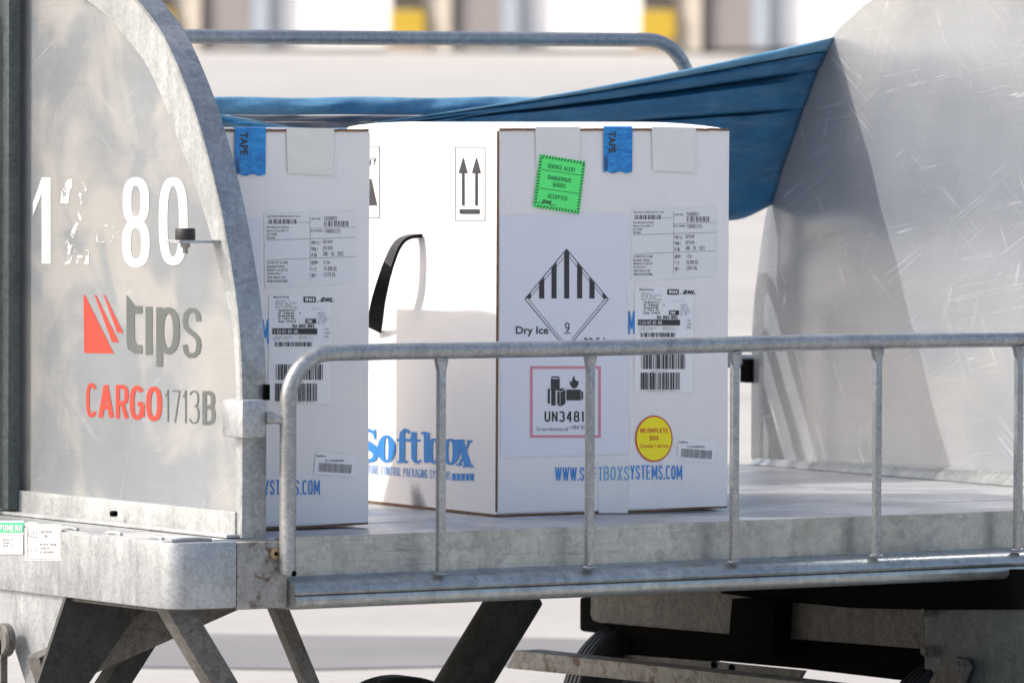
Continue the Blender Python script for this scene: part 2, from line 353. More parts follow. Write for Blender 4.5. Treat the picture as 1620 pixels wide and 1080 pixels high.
def _alphabet():
    L = lambda *p: list(p); A = {}
    A['C'] = [_sup(.5, .5, .5, .5, 42, 318, 22)]; A['O'] = A['0'] = [_sup(.5, .5, .5, .5, 0, 360, 28)]
    A['G'] = [_sup(.5, .5, .5, .5, 42, 352, 24), L((1, .02), (1, .46)), L((.55, .46), (1.02, .46))]
    A['S'] = [[(.97, .76), (.9, .92), (.7, 1), (.35, 1), (.1, .92), (.02, .76), (.08, .63), (.3, .55), (.7, .45), (.92, .36), (.98, .24), (.9, .08), (.66, 0), (.3, 0), (.1, .07), (.02, .24)]]
    A['I'] = [L((.5, -.06), (.5, 1.06))]; A['1'] = [L((.62, -.06), (.62, 1.06)), L((.2, .8), (.62, .99))]
    A['L'] = [L((0, -.06), (0, 1.06)), L((0, 0), (1, 0))]; A['T'] = [L((.5, -.06), (.5, 1)), L((-.08, 1), (1.08, 1))]
    A['E'] = [L((0, -.06), (0, 1.06)), L((0, 0), (1, 0)), L((0, 1), (1, 1)), L((0, .52), (.88, .52))]; A['F'] = [A['E'][0], A['E'][2], A['E'][3]]
    A['H'] = [L((0, -.06), (0, 1.06)), L((1, -.06), (1, 1.06)), L((0, .5), (1, .5))]; A['A'] = [L((-.02, -.06), (.5, 1.04)), L((1.02, -.06), (.5, 1.04)), L((.2, .3), (.8, .3))]
    A['V'] = [L((0, 1.06), (.5, -.04)), L((1, 1.06), (.5, -.04))]; A['X'] = [L((0, 1.06), (1, -.06)), L((1, 1.06), (0, -.06))]
    A['Y'] = [L((0, 1.06), (.5, .45)), L((1, 1.06), (.5, .45)), L((.5, .5), (.5, -.06))]; A['W'] = [L((-.02, 1.06), (.25, -.03)), L((.5, 1.03), (.25, -.03)), L((.5, 1.03), (.75, -.03)), L((1.02, 1.06), (.75, -.03))]
    A['M'] = [L((0, -.06), (0, 1.06)), L((1, -.06), (1, 1.06)), L((0, 1.0), (.5, .2)), L((1, 1.0), (.5, .2))]; A['N'] = [L((0, -.06), (0, 1.06)), L((1, -.06), (1, 1.06)), L((0, 1.0), (1, 0))]
    A['K'] = [L((0, -.06), (0, 1.06)), L((1, 1.05), (.05, .4)), L((.3, .58), (1.03, -.05))]; A['Z'] = [L((0, 1), (1, 1)), L((0, 0), (1, 0)), L((0, 0), (1, 1))]
    A['U'] = [[(0, 1.06)]+_sup(.5, .4, .5, .4, 180, 360, 14)+[(1, 1.06)]]; A['J'] = [[(.9, 1.06)]+_sup(.45, .35, .45, .35, 0, -170, 12)]
    A['D'] = [L((0, -.06), (0, 1.06)), [(0, 1)]+_sup(.45, .5, .55, .5, 90, -90, 14)+[(0, 0)]]
    A['P'] = [L((0, -.06), (0, 1.06)), [(0, 1)]+_sup(.55, .73, .45, .27, 90, -90, 12)+[(0, .46)]]; A['R'] = A['P']+[L((.5, .46), (1.03, -.06))]
    A['B'] = [L((0, -.06), (0, 1.06)), [(0, 1)]+_sup(.5, .765, .43, .235, 90, -90, 12)+[(0, .53)], [(0, .53)]+_sup(.5, .265, .5, .265, 90, -90, 12)+[(0, 0)]]
    A['2'] = [[(.03, .75)]+_sup(.5, .72, .47, .28, 170, -25, 12)+[(.5, .3), (.03, 0.02)], L((0, 0), (1, 0))]
    A['3'] = [_sup(.45, .76, .5, .24, 150, -80, 12), _sup(.45, .27, .55, .27, 80, -155, 12)]; A['4'] = [L((.75, -.06), (.75, 1.06)), L((.72, 1.03), (0, .3)), L((-.02, .28), (1.05, .28))]
    A['5'] = [L((.1, 1), (.95, 1)), L((.12, 1.04), (.06, .5)), [(.06, .52)]+_sup(.48, .32, .5, .32, 125, -155, 14)]; A['7'] = [L((-.02, 1), (1.04, 1)), L((1, 1), (.35, -.06))]
    A['8'] = [_sup(.5, .76, .45, .24, 0, 360, 22), _sup(.5, .26, .5, .26, 0, 360, 22)]; A['9'] = [_sup(.5, .68, .5, .32, 0, 360, 22), [(1, .7), (.98, .35), (.8, .1), (.5, 0), (.12, .04)]]
    A['6'] = [_sup(.5, .32, .5, .32, 0, 360, 22), [(0, .3), (.02, .65), (.2, .9), (.5, 1), (.88, .96)]]
    A['.'] = [L((.5, -.07), (.5, .09))]; A['-'] = [L((.1, .42), (.9, .42))]; A['/'] = [L((0, -.06), (1, 1.06))]; A[','] = [L((.5, -.2), (.5, .09))]; A['+'] = [L((.1, .45), (.9, .45)), L((.5, .1), (.5, .8))]; A['&'] = A['8']; A[' '] = []
    return A
ALPHA = _alphabet(); WIDE = {'I': .25, '.': .25, ' ': .5, '1': .6, 'M': 1.3, 'W': 1.5, '-': .65, '/': .6, ',': .25, 'J': .75, 'L': .85}
class Ink:
    """flat print: everything is laid on a face given by a function (a, b) -> point"""
    def __init__(s, fn): s.m = MB(); s.fn = fn; s.k = 0
    def lift(s):
        s.k += 1; return (s.k % 17)*.000015
    def strokes(s, txt, a0, b0, a1, b1, bold=0., shear=0.):
        H_ = abs(b1-b0); up = 1 if b1 > b0 else -1; gap = .26
        tot = sum(WIDE.get(c, 1) for c in txt)+gap*(len(txt)-1); u_ = (a1-a0)/tot; x = a0
        th = max(.3, min(H_*(.10+bold*2.6), abs(u_)*(.22+bold*3)))
        for c in txt:
            w_ = WIDE.get(c, 1)*u_; X0, X1 = x+th/2, x+w_-th/2
            if X1 < X0: X0 = X1 = x+w_/2
            for st_ in ALPHA[c]:
                pts = [(X0+(X1-X0)*p, b0+up*(th/2+(H_-th)*q)) for p, q in st_]
                if len(pts) == 2 and th/2 > 0:      # square ends that stay inside the letter's height
                    pts = [(p, min(max(q, min(b0, b1)), max(b0, b1))) for p, q in pts]
                pts = [(p+shear*abs(q-b0), q) for p, q in pts]
                s.ribbon(pts, th)
            x += w_+gap*u_
        return s
    def text(s, txt, a0, b0, a1, b1, bold=0., shear=0., sp=1.):
        if all(c in ALPHA for c in txt): return s.strokes(txt, a0, b0, a1, b1, bold, shear)
        vs, fs = glyphs(txt, bold, shear, sp); n = len(s.m.v); h = s.lift()
        s.m.v += [tuple(s.fn(a0+(a1-a0)*x, b0+(b1-b0)*y, h)) for x, y in vs]
        s.m.f += [tuple(n+i for i in f) for f in fs]; return s
    def rect(s, a0, b0, a1, b1):
        h = s.lift(); s.m.quad(s.fn(a0, b0, h), s.fn(a1, b0, h), s.fn(a1, b1, h), s.fn(a0, b1, h)); return s
    def poly(s, pts):
        h = s.lift(); s.m.quad(*[s.fn(a, b, h) for a, b in pts]); return s
    def frame(s, a0, b0, a1, b1, ta, tb=None):
        tb = tb or ta; sb = 1 if b1 > b0 else -1; tb *= sb
        s.rect(a0, b0, a1, b0+tb); s.rect(a0, b1-tb, a1, b1); s.rect(a0, b0+tb, a0+ta, b1-tb); s.rect(a1-ta, b0+tb, a1, b1-tb); return s
    def line(s, p, q, w):
        d = Vector((q[0]-p[0], q[1]-p[1])); L = d.length or 1; n = Vector((-d.y, d.x))/L*w/2
        return s.poly([(p[0]+n.x, p[1]+n.y), (q[0]+n.x, q[1]+n.y), (q[0]-n.x, q[1]-n.y), (p[0]-n.x, p[1]-n.y)])
    def ribbon(s, pts, ws):
        """stroke along pts with a width at each point"""
        L, Rr = [], []
        for i, p in enumerate(pts):
            a = Vector(pts[max(i-1, 0)]); b_ = Vector(pts[min(i+1, len(pts)-1)]); d = (b_-a).normalized(); n = Vector((-d.y, d.x))
            w = (ws[i] if isinstance(ws, (list, tuple)) else ws)/2
            L.append(Vector(p)+n*w); Rr.append(Vector(p)-n*w)
        h = s.lift(); n0 = len(s.m.v)
        for a, b_ in zip(L, Rr): s.m.v += [tuple(s.fn(a.x, a.y, h)), tuple(s.fn(b_.x, b_.y, h))]
        for i in range(len(pts)-1): s.m.f.append((n0+2*i, n0+2*i+2, n0+2*i+3, n0+2*i+1))
        return s
    def barcode(s, a0, b0, a1, b1, n=46, seed=1, fill=.5):
        r = random.Random(seed); x = a0; u = (a1-a0)/n
        while x < a1-u*.3:
            w = u*r.choice((.5, .8, 1.3, 1.9)); s.rect(x, b0, min(x+w, a1), b1); x += w+u*r.choice((.5, .7, 1.0, 1.5))/max(fill, .1)*.5
        return s
    def scribble(s, a0, b0, a1, b1, rows, words=5, seed=0, h=.62):
        """rows of tiny unreadable type"""
        r = random.Random(seed); dy = (b1-b0)/rows
        for k in range(rows):
            y = b0+dy*k; x = a0; end = a0+(a1-a0)*r.uniform(.5, 1)
            while x < end:
                w = (a1-a0)*r.uniform(.07, .2); w = min(w, end-x)
                nch = max(2, int(abs(w)/(abs(dy)*.5)))
                for q in range(nch):
                    if r.random() < .84: s.rect(x+w*q/nch, y, x+w*(q+.62)/nch, y+dy*h*r.choice((.7, 1, 1)))
                x += w+(a1-a0)*.025
        return s
    def build(s, name, mat, parent, label=None): return s.m.build(name, mat, parent, label=label)

# ------------------------------------------------------------------ the setting
Fh = Vector((math.sin(YAW), math.cos(YAW), 0)); Rh = R0.copy(); C0 = Vector((CAM.x, CAM.y, 0))
def fd(d, s, z): return C0 + Fh*d + Rh*s + Vector((0, 0, z))
GX = 150; GZ = G+1.515+.75+.40-.15
mb = MB(); prof = [(-900, G), (-60, G), (0, G), (20, G), (45, G)]
zb = CAM.z+.385
prof += [(80, G+(zb-G)*.32), (115, G+(zb-G)*.66), (150, zb), (230, zb+.2), (600, zb+.3), (3000, zb+.3)]
xs = [-2500, -400, -60, -20, 0, 20, 60, 400, 2500]
for d, z in prof:
    for x in xs: mb.v.append(tuple(fd(d, x, z)))
n = len(xs)
for i in range(len(prof)-1):
    for j in range(n-1): mb.f.append((i*n+j, i*n+j+1, (i+1)*n+j+1, (i+1)*n+j))
g = mb.build('ground', 'concrete', smooth=True); g['kind'] = 'structure'
# a long cast-shadow band, painted as a darker strip on the concrete behind the dolly
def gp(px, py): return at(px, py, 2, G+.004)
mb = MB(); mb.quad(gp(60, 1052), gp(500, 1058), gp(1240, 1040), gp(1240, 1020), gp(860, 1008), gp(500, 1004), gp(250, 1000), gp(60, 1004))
o = mb.build('shadow_strip', 'joint_and_shadow_grey'); o['kind'] = 'structure'

for d_ in (21.5, 26.5, 33, 41):
    mb = MB(); mb.quad(fd(d_, -60, G+.004), fd(d_+9, 60, G+.004), fd(d_+9.05, 60, G+.004), fd(d_+.05, -60, G+.004)); o = mb.build('pavement_joint', 'joint_and_shadow_grey'); o['kind'] = 'structure'

# far freight shed with loading bays
sd = bpy.data.objects
shed = root('freight_shed', tuple(fd(150.6, 0, zb)), 0, 'out of focus white freight shed with yellow dock guards far behind the dolly', 'building')
def fp(px, py, d=150): return CAM + sight(px, py)*(d/ sight(px, py).dot(Fh))
def shed_box(px0, px1, y0, y1, d0, d1, name, mat):
    k0 = (px0-810)/FPX; k1 = (px1-810)/FPX; s0 = k0*150/(1+.5*k0); s1 = k1*150/(1+.5*k1)
    z0 = CAM.z-(y0-112)/FPX*150; z1 = CAM.z-(y1-112)/FPX*150
    mb = MB(); mb.prism([fd(d0-.5*s0, s0, z0), fd(d0-.5*s1, s1, z0), fd(d0-.5*s1, s1, z1), fd(d0-.5*s0, s0, z1)], Fh*(d1-d0)); return mb.build(name, mat, shed)
shed_box(-1400, 3000, 74, -330, 151, 165, 'wall', 'wall_white')
for k in range(-2, 6):
    x = 615+397*(k-1)
    if k == 3: continue
    shed_box(x, x+54, 62, 16, 150.2, 150.7, 'dock_guard', 'guard_yellow')
    shed_box(x+2, x+52, 15, -40, 150.25, 150.7, 'guard_panel', 'guard_black')
    shed_box(x-8, x+60, 82, 63, 150.3, 150.7, 'dock_shade', 'shade_brown')  # brownish shadow at the foot of the bay, painted as a strip
    shed_box(x+62, x+96, 80, -70, 150.4, 150.85, 'pilaster', 'wall_beige')
    shed_box(x+97, x+175, 76, -70, 150.6, 150.9, 'dock_door', 'door_grey')
    shed_box(x+176, x+204, 74, -70, 150.6, 150.9, 'door_shade', 'shade_blue')  # blue-grey shadow beside the door, painted as a strip

# ------------------------------------------------------------------ baggage dolly
dolly = root('baggage_dolly', (1.24, .87, G), 0, 'galvanised airport baggage dolly with numbered end panel and tube side gates', 'baggage dolly')
DX0, DX1, DY1 = 0.0, 2.47, 1.75

# deck
mb = MB(); mb.box((-.175, .012, -.020), (2.6, .30, -.0015)); mb.build('deck_edge_plate', 'deck_sheet', dolly, bev=.002)
mb = MB(); mb.box((.003, .303, -.018), (2.6, DY1-.003, 0.0)); mb.build('deck_plate', 'deck_sheet', dolly, bev=.0015)
mb = MB(); mb.box((-.172, .303, -.018), (-.001, DY1-.003, -.001)); mb.build('deck_plate', 'galvanised_frame', dolly, bev=.0015)

# side rails: fascia with rolled ledge
def side_rail(y0, s, x0, x1, name='side_rail'):
    pr = [(0, -.002), (0, -.079), (-.018, -.0805), (-.046, -.088), (-.057, -.097), (-.061, -.107), (-.058, -.1115), (-.053, -.1125), (-.0585, -.115), (-.0615, -.122), (-.060, -.131), (-.052, -.1385), (-.04, -.141), (.01, -.141), (.01, -.002)]
    mb = MB(); mb.prism([(x0, y0+s*a, b_) for a, b_ in pr], (x1-x0, 0, 0)); return mb.build(name, 'fascia_steel', dolly, smooth=True)
side_rail(0, 1, .086, 2.80); side_rail(DY1+.012, -1, .02, 2.80)

# end beam + rounded bumper corner
path = [Vector((-.18, 1.80, 0)), Vector((-.18, .02, 0))]
path += arc((-.125, .02, 0), .055, math.pi, 1.5*math.pi, 8, (1, 0, 0), (0, 1, 0))[1:]
path += [Vector((-.035, -.036, 0))]
def plate_path(path, z0, z1, th, name, mat, bev=.004):
    mb = MB(); L = []; Rr = []
    for i, p in enumerate(path):
        d = (path[min(i+1, len(path)-1)]-path[max(i-1, 0)]).normalized(); nn = Vector((-d.y, d.x, 0)); L.append(p); Rr.append(p+nn*th)
    k = len(path)
    for q in (L, Rr):
        for z in (z0, z1): mb.v += [(p.x, p.y, z) for p in q]
    for i in range(k-1):
        mb.f += [(i, i+1, k+i+1, k+i), (2*k+i, 3*k+i, 3*k+i+1, 2*k+i+1), (k+i, k+i+1, 3*k+i+1, 3*k+i), (i, 2*k+i, 2*k+i+1, i+1)]
    mb.f += [(0, k, 3*k, 2*k), (k-1, 3*k-1, 4*k-1, 2*k-1)]
    return mb.build(name, mat, dolly, bev=bev)
plate_path(path, -.133, -.003, .012, 'end_beam', 'galvanised')
mb = MB(); mb.box((-.034, -.0365, -.1365), (.081, -.024, -.006)); mb.box((-.034, -.024, -.012), (.081, .01, -.006)); mb.build('corner_plate', 'galvanised_rusty', dolly, bev=.003)
mb = MB(); mb.lathe([(0, -.0395), (.010, -.0395), (.011, -.0375), (.011, -.036), (0, -.036)], (.053, 0, -.030), 'Y', 20)
o = mb.build('washer', 'brass', dolly, smooth=True)
mb = MB(); mb.lathe([(0, -.041), (.004, -.041), (.004, -.0395)], (.053, 0, -.030), 'Y', 12); mb.build('bolt', 'black_metal_and_shade', dolly)
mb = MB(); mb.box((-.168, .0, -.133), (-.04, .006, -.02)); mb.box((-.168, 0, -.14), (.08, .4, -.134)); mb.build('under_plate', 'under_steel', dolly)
# weld beads on the beam top
mb = MB()
for y in (.08, .24, .41, .56):
    MB().tube([(-.150, y-.028, .0), (-.150, y-.012, .003), (-.150, y+.012, .003), (-.150, y+.028, 0)], .004, 8).build('weld_bead', 'galvanised_frame', dolly, smooth=True)
mb.tube([(-.165, -.005, .0), (-.14, -.012, .003), (-.11, -.014, .003), (-.08, -.014, .0)], .004, 8)
mb.build('weld_bead', 'galvanised_frame', dolly, smooth=True)
mb = MB()
for px, py in ((184, 812),):
    q = at(px, py, 0, -.02); mb.lathe([(0, -.012), (.006, -.012), (.006, 0), (0, 0)], q, 'X', 10)
mb.build('bolt', 'black_metal_and_shade', dolly)

# left end panel -------------------------------------------------------
outl = [(.0, .0), (.0, .26), (.005, .36), (.022, .46), (.066, .60), (.118, .72), (.195, .853), (.30, .978), (.40, 1.050), (.52, 1.115), (.66, 1.16), (.80, 1.18)]
rear = [(.95, 1.17), (1.06, 1.08), (1.12, .96), (1.17, .83), (1.26, .70), (1.45, .52), (1.60, .36), (1.70, .2), (1.72, .0)]
def smooth_poly(p, k=4):
    out = []
    for i in range(len(p)-1):
        p0 = Vector(p[max(i-1, 0)]); p1 = Vector(p[i]); p2 = Vector(p[i+1]); p3 = Vector(p[min(i+2, len(p)-1)])
        for j in range(k):
            t_ = j/k
            out.append(.5*((2*p1)+(p2-p0)*t_+(2*p0-5*p1+4*p2-p3)*t_*t_+(3*p1-p0-3*p2+p3)*t_**3))
    out.append(Vector(p[-1])); return out
ol = smooth_poly(outl+rear)
panel = MB(); panel.prism([(.012, y, z) for y, z in ol], (.004, 0, 0))
panel = panel.build('end_panel', 'aluminium_outer', dolly)
# frame band on the outer face (width grows towards the top) and the wide curved flange
def inset(ol, f):
    res = []
    for i, p in enumerate(ol):
        d = (ol[min(i+1, len(ol)-1)]-ol[max(i-1, 0)]).normalized(); nn = Vector((d.y, -d.x))
        res.append(p+nn*f(p))
    return res
bw = lambda p: .026 + .062*min(1, max(0, (p.y-.40)/.42)) if p.x < .9 else .07
inn = inset(ol, bw); inn = [Vector((max(q.x, .0), max(q.y, 0))) for q in inn]
mb = MB(); k = len(ol)
for (lst, x) in ((ol, 0.), (inn, 0.), (ol, .0115), (inn, .0115)): mb.v += [(x, p.x, p.y) for p in lst]
for i in range(k-1): mb.f += [(i, i+1, k+i+1, k+i), (2*k+i, 3*k+i, 3*k+i+1, 2*k+i+1), (k+i, k+i+1, 3*k+i+1, 3*k+i), (i, 2*k+i, 2*k+i+1, i+1)]
mb.build('panel_frame', 'galvanised_frame', dolly, smooth=True)
ol_in = inset(ol, lambda p: .006); out2 = inset(ol, lambda p: -.0015)
mb = MB()
for (lst, x) in ((out2, -.002), (out2, .053), (ol_in, -.002), (ol_in, .053)): mb.v += [(x, p.x, p.y) for p in lst]
for i in range(k-1): mb.f += [(i, i+1, k+i+1, k+i), (2*k+i, 3*k+i, 3*k+i+1, 2*k+i+1), (k+i, k+i+1, 3*k+i+1, 3*k+i), (i, 2*k+i, 2*k+i+1, i+1)]
mb.build('panel_flange', 'flange_steel', dolly, smooth=True)
mb = MB(); mb.box((-.004, .022, .001), (.011, 1.70, .050)); mb.box((-.03, .01, .0005), (-.003, 1.70, .007)); mb.build('bottom_flange', 'galvanised_frame', dolly, bev=.0015)
# dents in the sheet are left to the material; latch block, stub, buffer
mb = MB(); mb.box((-.022, -.034, .197), (.036, .045, .272)); mb.build('latch_block', 'galvanised', dolly, bev=.008)
mb = MB(); mb.tube([(.034, -.034, .236), (.05, -.042, .235), (.075, -.05, .232)], [.013, .010, .014], 14); mb.build('latch_pin', 'galvanised_tube', dolly, smooth=True)
mb = MB(); mb.box((.044, -.015, .27), (.053, -.004, .30)); mb.build('latch_stop', 'black_metal_and_shade', dolly)
mb = MB(); mb.box((-.094, .085, .575), (0.0, .135, .581)); mb.build('buffer_bracket', 'galvanised', dolly, bev=.001)
mb = MB(); mb.lathe([(0, 0), (.0195, 0), (.020, .003), (.020, .021), (.0185, .023), (0, .023)], (-.066, .11, .5812), 'Z', 28); mb.build('rubber_buffer', 'rubber', dolly, smooth=True)
mb = MB(); mb.lathe([(.0, 0), (.011, 0), (.011, -.008), (.006, -.009), (.006, -.02), (0, -.02)], (-.066, .11, .5748), 'Z', 6); mb.build('bolt', 'galvanised_rusty', dolly)
# uprights standing proud of the panel at the left
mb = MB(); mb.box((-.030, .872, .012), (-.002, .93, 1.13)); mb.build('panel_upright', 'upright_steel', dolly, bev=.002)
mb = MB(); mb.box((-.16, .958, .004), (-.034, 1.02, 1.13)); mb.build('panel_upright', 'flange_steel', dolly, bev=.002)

# lettering on the panel
def pn(a, b_, h=0.):
    q = at(a, b_, 0, .0112-h); return Vector((.0112-h, q.y, q.z))
ink = Ink(pn); W_ = 27
ink.poly([(66, 281), (80, 281), (80, 417), (66, 417)]); ink.poly([(66.2, 281), (66.2, 306), (52, 341), (52, 321)])
def loop(cx, cy, rx, ry, n=28, e=2.6):
    pts = []
    for i in range(n+1):
        th = 2*math.pi*i/n; c_, s_ = math.cos(th), math.sin(th)
        pts.append((cx+rx*math.copysign(abs(c_)**(2/e), c_), cy+ry*math.copysign(abs(s_)**(2/e), s_)))
    return pts
ink.build('number_marking', 'stencil_white', panel)
ink = Ink(pn); ink.ribbon(loop(215, 318, 14, 31), 13.5); ink.ribbon(loop(215, 385, 15, 31), 13.5); ink.build('number_marking', 'stencil_white', panel)
ink = Ink(pn); ink.ribbon(loop(274, 350, 16, 63), 13.5)
ink.build('number_marking', 'stencil_white', panel)
ink = Ink(pn)
ink.ribbon([(102, 322), (104, 300), (112, 288), (120, 286), (129, 293), (133, 312), (131, 335), (122, 362), (108, 388), (102, 408)], [13, 13, 12, 11, 12, 13, 13, 13, 12, 12])
ink.rect(98, 404, 140, 418)
ink.build('number_marking', 'stencil_worn', panel)
ink = Ink(pn); ink.frame(153, 356, 179, 383, 1.6); ink.build('dash_marking', 'stencil_worn', panel); ink = Ink(pn); ink.ribbon([(118, 395), (119, 417), (140, 416), (140, 396), (118, 395)], 1.2); ink.line((124, 308), (136, 318), 1.2); ink.line((134, 316), (144, 325), 1.6); ink.build('number_marking', 'stencil_worn', panel)
ink = Ink(pn)
ink.poly([(132, 466), (134, 466), (180, 559), (133, 558)]); ink.poly([(149, 466), (152, 467), (188, 541), (177, 541)]); ink.poly([(163.5, 466), (166, 467), (195, 526.5), (185, 525.5)])
for c, a_, b_, c_, d_ in (('C', 136, 660, 153.5, 605.5), ('A', 155.5, 661, 179.5, 607), ('R', 183, 662, 203, 608.5), ('G', 205, 664, 228.5, 609.5), ('O', 231, 666, 256, 611)): ink.strokes(c, a_, b_, c_, d_, .028)
ink.build('red_lettering', 'decal_red', panel)
ink = Ink(pn)
ink.poly([(200, 466), (213, 482), (213, 538), (217, 545), (225, 546), (225, 559), (212, 559), (202, 552), (200, 540)]); ink.poly([(213, 484), (225, 484), (225, 496), (213, 496)])
ink.poly([(230, 485), (241, 485), (241, 561), (230, 561)])
ink.poly([(247, 486), (257.5, 486), (257.5, 580), (247, 580)]); ink.ribbon(_sup(266.5, 523, 12.5, 32, -180, 180, 26, 2.4), 10.5)
ink.strokes('S', 288, 566, 319, 487, .012)
for c, a_, b_, c_, d_, w_ in (('1', 259, 667, 270, 616, -.022), ('7', 271.5, 668, 285, 617, -.022), ('1', 287, 669, 298, 617, -.022), ('3', 299.5, 670, 315, 617.5, -.022), ('B', 320, 672, 341, 618, .03)): ink.strokes(c, a_, b_, c_, d_, w_)
ink.build('grey_lettering', 'decal_grey', panel)

# stickers on the end beam
def bm_(a, b_, h=0.):
    q = at(a, b_, 0, -.1806-h); return Vector((-.1806-h, q.y, q.z))
st = Ink(bm_); st.rect(-14, 877, 37.5, 823)
st1 = st.build('maker_sticker', 'sticker_paper', dolly)
bmh = lambda a, b_, h=0.: bm_(a, b_, h+.0006)
i2 = Ink(bmh); i2.rect(-14, 842, 37, 826); i2.build('sticker_band', 'sticker_green', st1)
bmh2 = lambda a, b_, h=0.: bm_(a, b_, h+.0012)
i2 = Ink(bmh2); i2.text('POMENA', -1, 840, 35, 829, .03); i2.build('lettering', 'sticker_paper', st1)
i2 = Ink(bmh); i2.frame(-14, 877, 37, 845, .8); i2.scribble(5, 852, 30, 866, 3, seed=3); i2.build('printing', 'ink_dim', st1)
st = Ink(bm_); st.rect(40.5, 886, 97, 829); st2 = st.build('rating_sticker', 'sticker_paper', dolly)
i2 = Ink(bmh); i2.frame(42.5, 884, 95, 832, .8); i2.scribble(65, 839, 88, 852, 2, seed=5); i2.scribble(63, 859, 93, 877, 3, seed=6)
for k in range(4): i2.line((45+k*4, 839), (45+k*4, 846), 1); i2.line((45+k*4, 868), (46+k*4, 872), 1)
i2.line((44, 847), (60, 850), 1.2); i2.build('printing', 'ink_dim', st2)

# left frame / drawbar gear under the end beam
def pl(axis, val, pts): return [at(a, b_, axis, val) for a, b_ in pts]
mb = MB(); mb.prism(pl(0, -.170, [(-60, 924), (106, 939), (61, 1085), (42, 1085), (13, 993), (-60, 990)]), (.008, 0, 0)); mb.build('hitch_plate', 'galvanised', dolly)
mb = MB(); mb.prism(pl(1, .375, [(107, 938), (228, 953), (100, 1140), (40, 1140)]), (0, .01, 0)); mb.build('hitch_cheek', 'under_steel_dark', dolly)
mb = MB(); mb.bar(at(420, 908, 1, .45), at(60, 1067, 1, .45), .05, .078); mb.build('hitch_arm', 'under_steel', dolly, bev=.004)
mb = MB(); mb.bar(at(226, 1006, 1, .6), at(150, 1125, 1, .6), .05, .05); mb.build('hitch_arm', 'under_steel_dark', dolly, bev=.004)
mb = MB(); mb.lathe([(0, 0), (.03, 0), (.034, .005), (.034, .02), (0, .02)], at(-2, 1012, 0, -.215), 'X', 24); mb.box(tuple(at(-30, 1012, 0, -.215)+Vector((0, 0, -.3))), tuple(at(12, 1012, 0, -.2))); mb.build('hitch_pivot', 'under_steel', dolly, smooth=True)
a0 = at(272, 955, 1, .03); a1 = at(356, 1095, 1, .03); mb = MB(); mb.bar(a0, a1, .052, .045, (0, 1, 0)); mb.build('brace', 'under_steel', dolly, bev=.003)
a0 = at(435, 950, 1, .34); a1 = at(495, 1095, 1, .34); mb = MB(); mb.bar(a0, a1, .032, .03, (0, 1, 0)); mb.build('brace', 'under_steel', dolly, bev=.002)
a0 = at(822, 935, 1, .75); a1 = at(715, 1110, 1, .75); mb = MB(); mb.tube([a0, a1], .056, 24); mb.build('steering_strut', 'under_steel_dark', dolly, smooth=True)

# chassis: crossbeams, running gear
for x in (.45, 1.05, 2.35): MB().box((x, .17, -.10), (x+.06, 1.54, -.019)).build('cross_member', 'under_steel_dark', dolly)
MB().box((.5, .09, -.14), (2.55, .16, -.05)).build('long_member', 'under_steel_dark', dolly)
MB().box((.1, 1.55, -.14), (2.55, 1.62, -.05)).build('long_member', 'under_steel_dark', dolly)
AX = 1.86
def xp(px, py, x=AX): return at(px, py, 0, x)
pts = [(935, 925), (934, 972), (938, 981), (947, 984), (1160, 1003), (1462, 1026), (1462, 940)]
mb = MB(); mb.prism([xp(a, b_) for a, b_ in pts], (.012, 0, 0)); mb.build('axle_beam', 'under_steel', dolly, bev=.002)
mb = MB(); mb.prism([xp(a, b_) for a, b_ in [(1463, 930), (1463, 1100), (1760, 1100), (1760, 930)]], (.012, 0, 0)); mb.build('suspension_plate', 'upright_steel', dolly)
mb = MB(); mb.prism([xp(a, b_, AX-.02) for a, b_ in [(1150, 900), (1140, 938), (1229, 950), (1347, 961), (1460, 964), (1760, 964), (1760, 900)]], (.018, 0, 0)); mb.build('underside_shade', 'black_metal_and_shade', dolly)  # deck underside shade, painted as a black sheet above the axle beam
mb = MB(); mb.prism([xp(a, b_, AX-.05) for a, b_ in [(1157, 946), (1150, 1030), (1222, 1040), (1226, 950)]], (.048, 0, 0)); mb.build('opening_shade', 'black_metal_and_shade', dolly, bev=.004)  # shaded opening in the beam, painted as a black block
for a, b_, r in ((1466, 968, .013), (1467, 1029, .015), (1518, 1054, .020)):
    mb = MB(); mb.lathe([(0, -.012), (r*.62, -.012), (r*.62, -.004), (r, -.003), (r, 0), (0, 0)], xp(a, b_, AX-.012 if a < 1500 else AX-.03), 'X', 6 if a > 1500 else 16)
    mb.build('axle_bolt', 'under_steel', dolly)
mb = MB(); mb.prism([xp(a, b_, AX-.028) for a, b_ in [(1480, 1060), (1494, 1043), (1510, 1038), (1524, 1042), (1530, 1056), (1522, 1075), (1490, 1130), (1450, 1130), (1465, 1085)]], (.016, 0, 0)); mb.build('suspension_arm', 'under_steel', dolly, bev=.003)
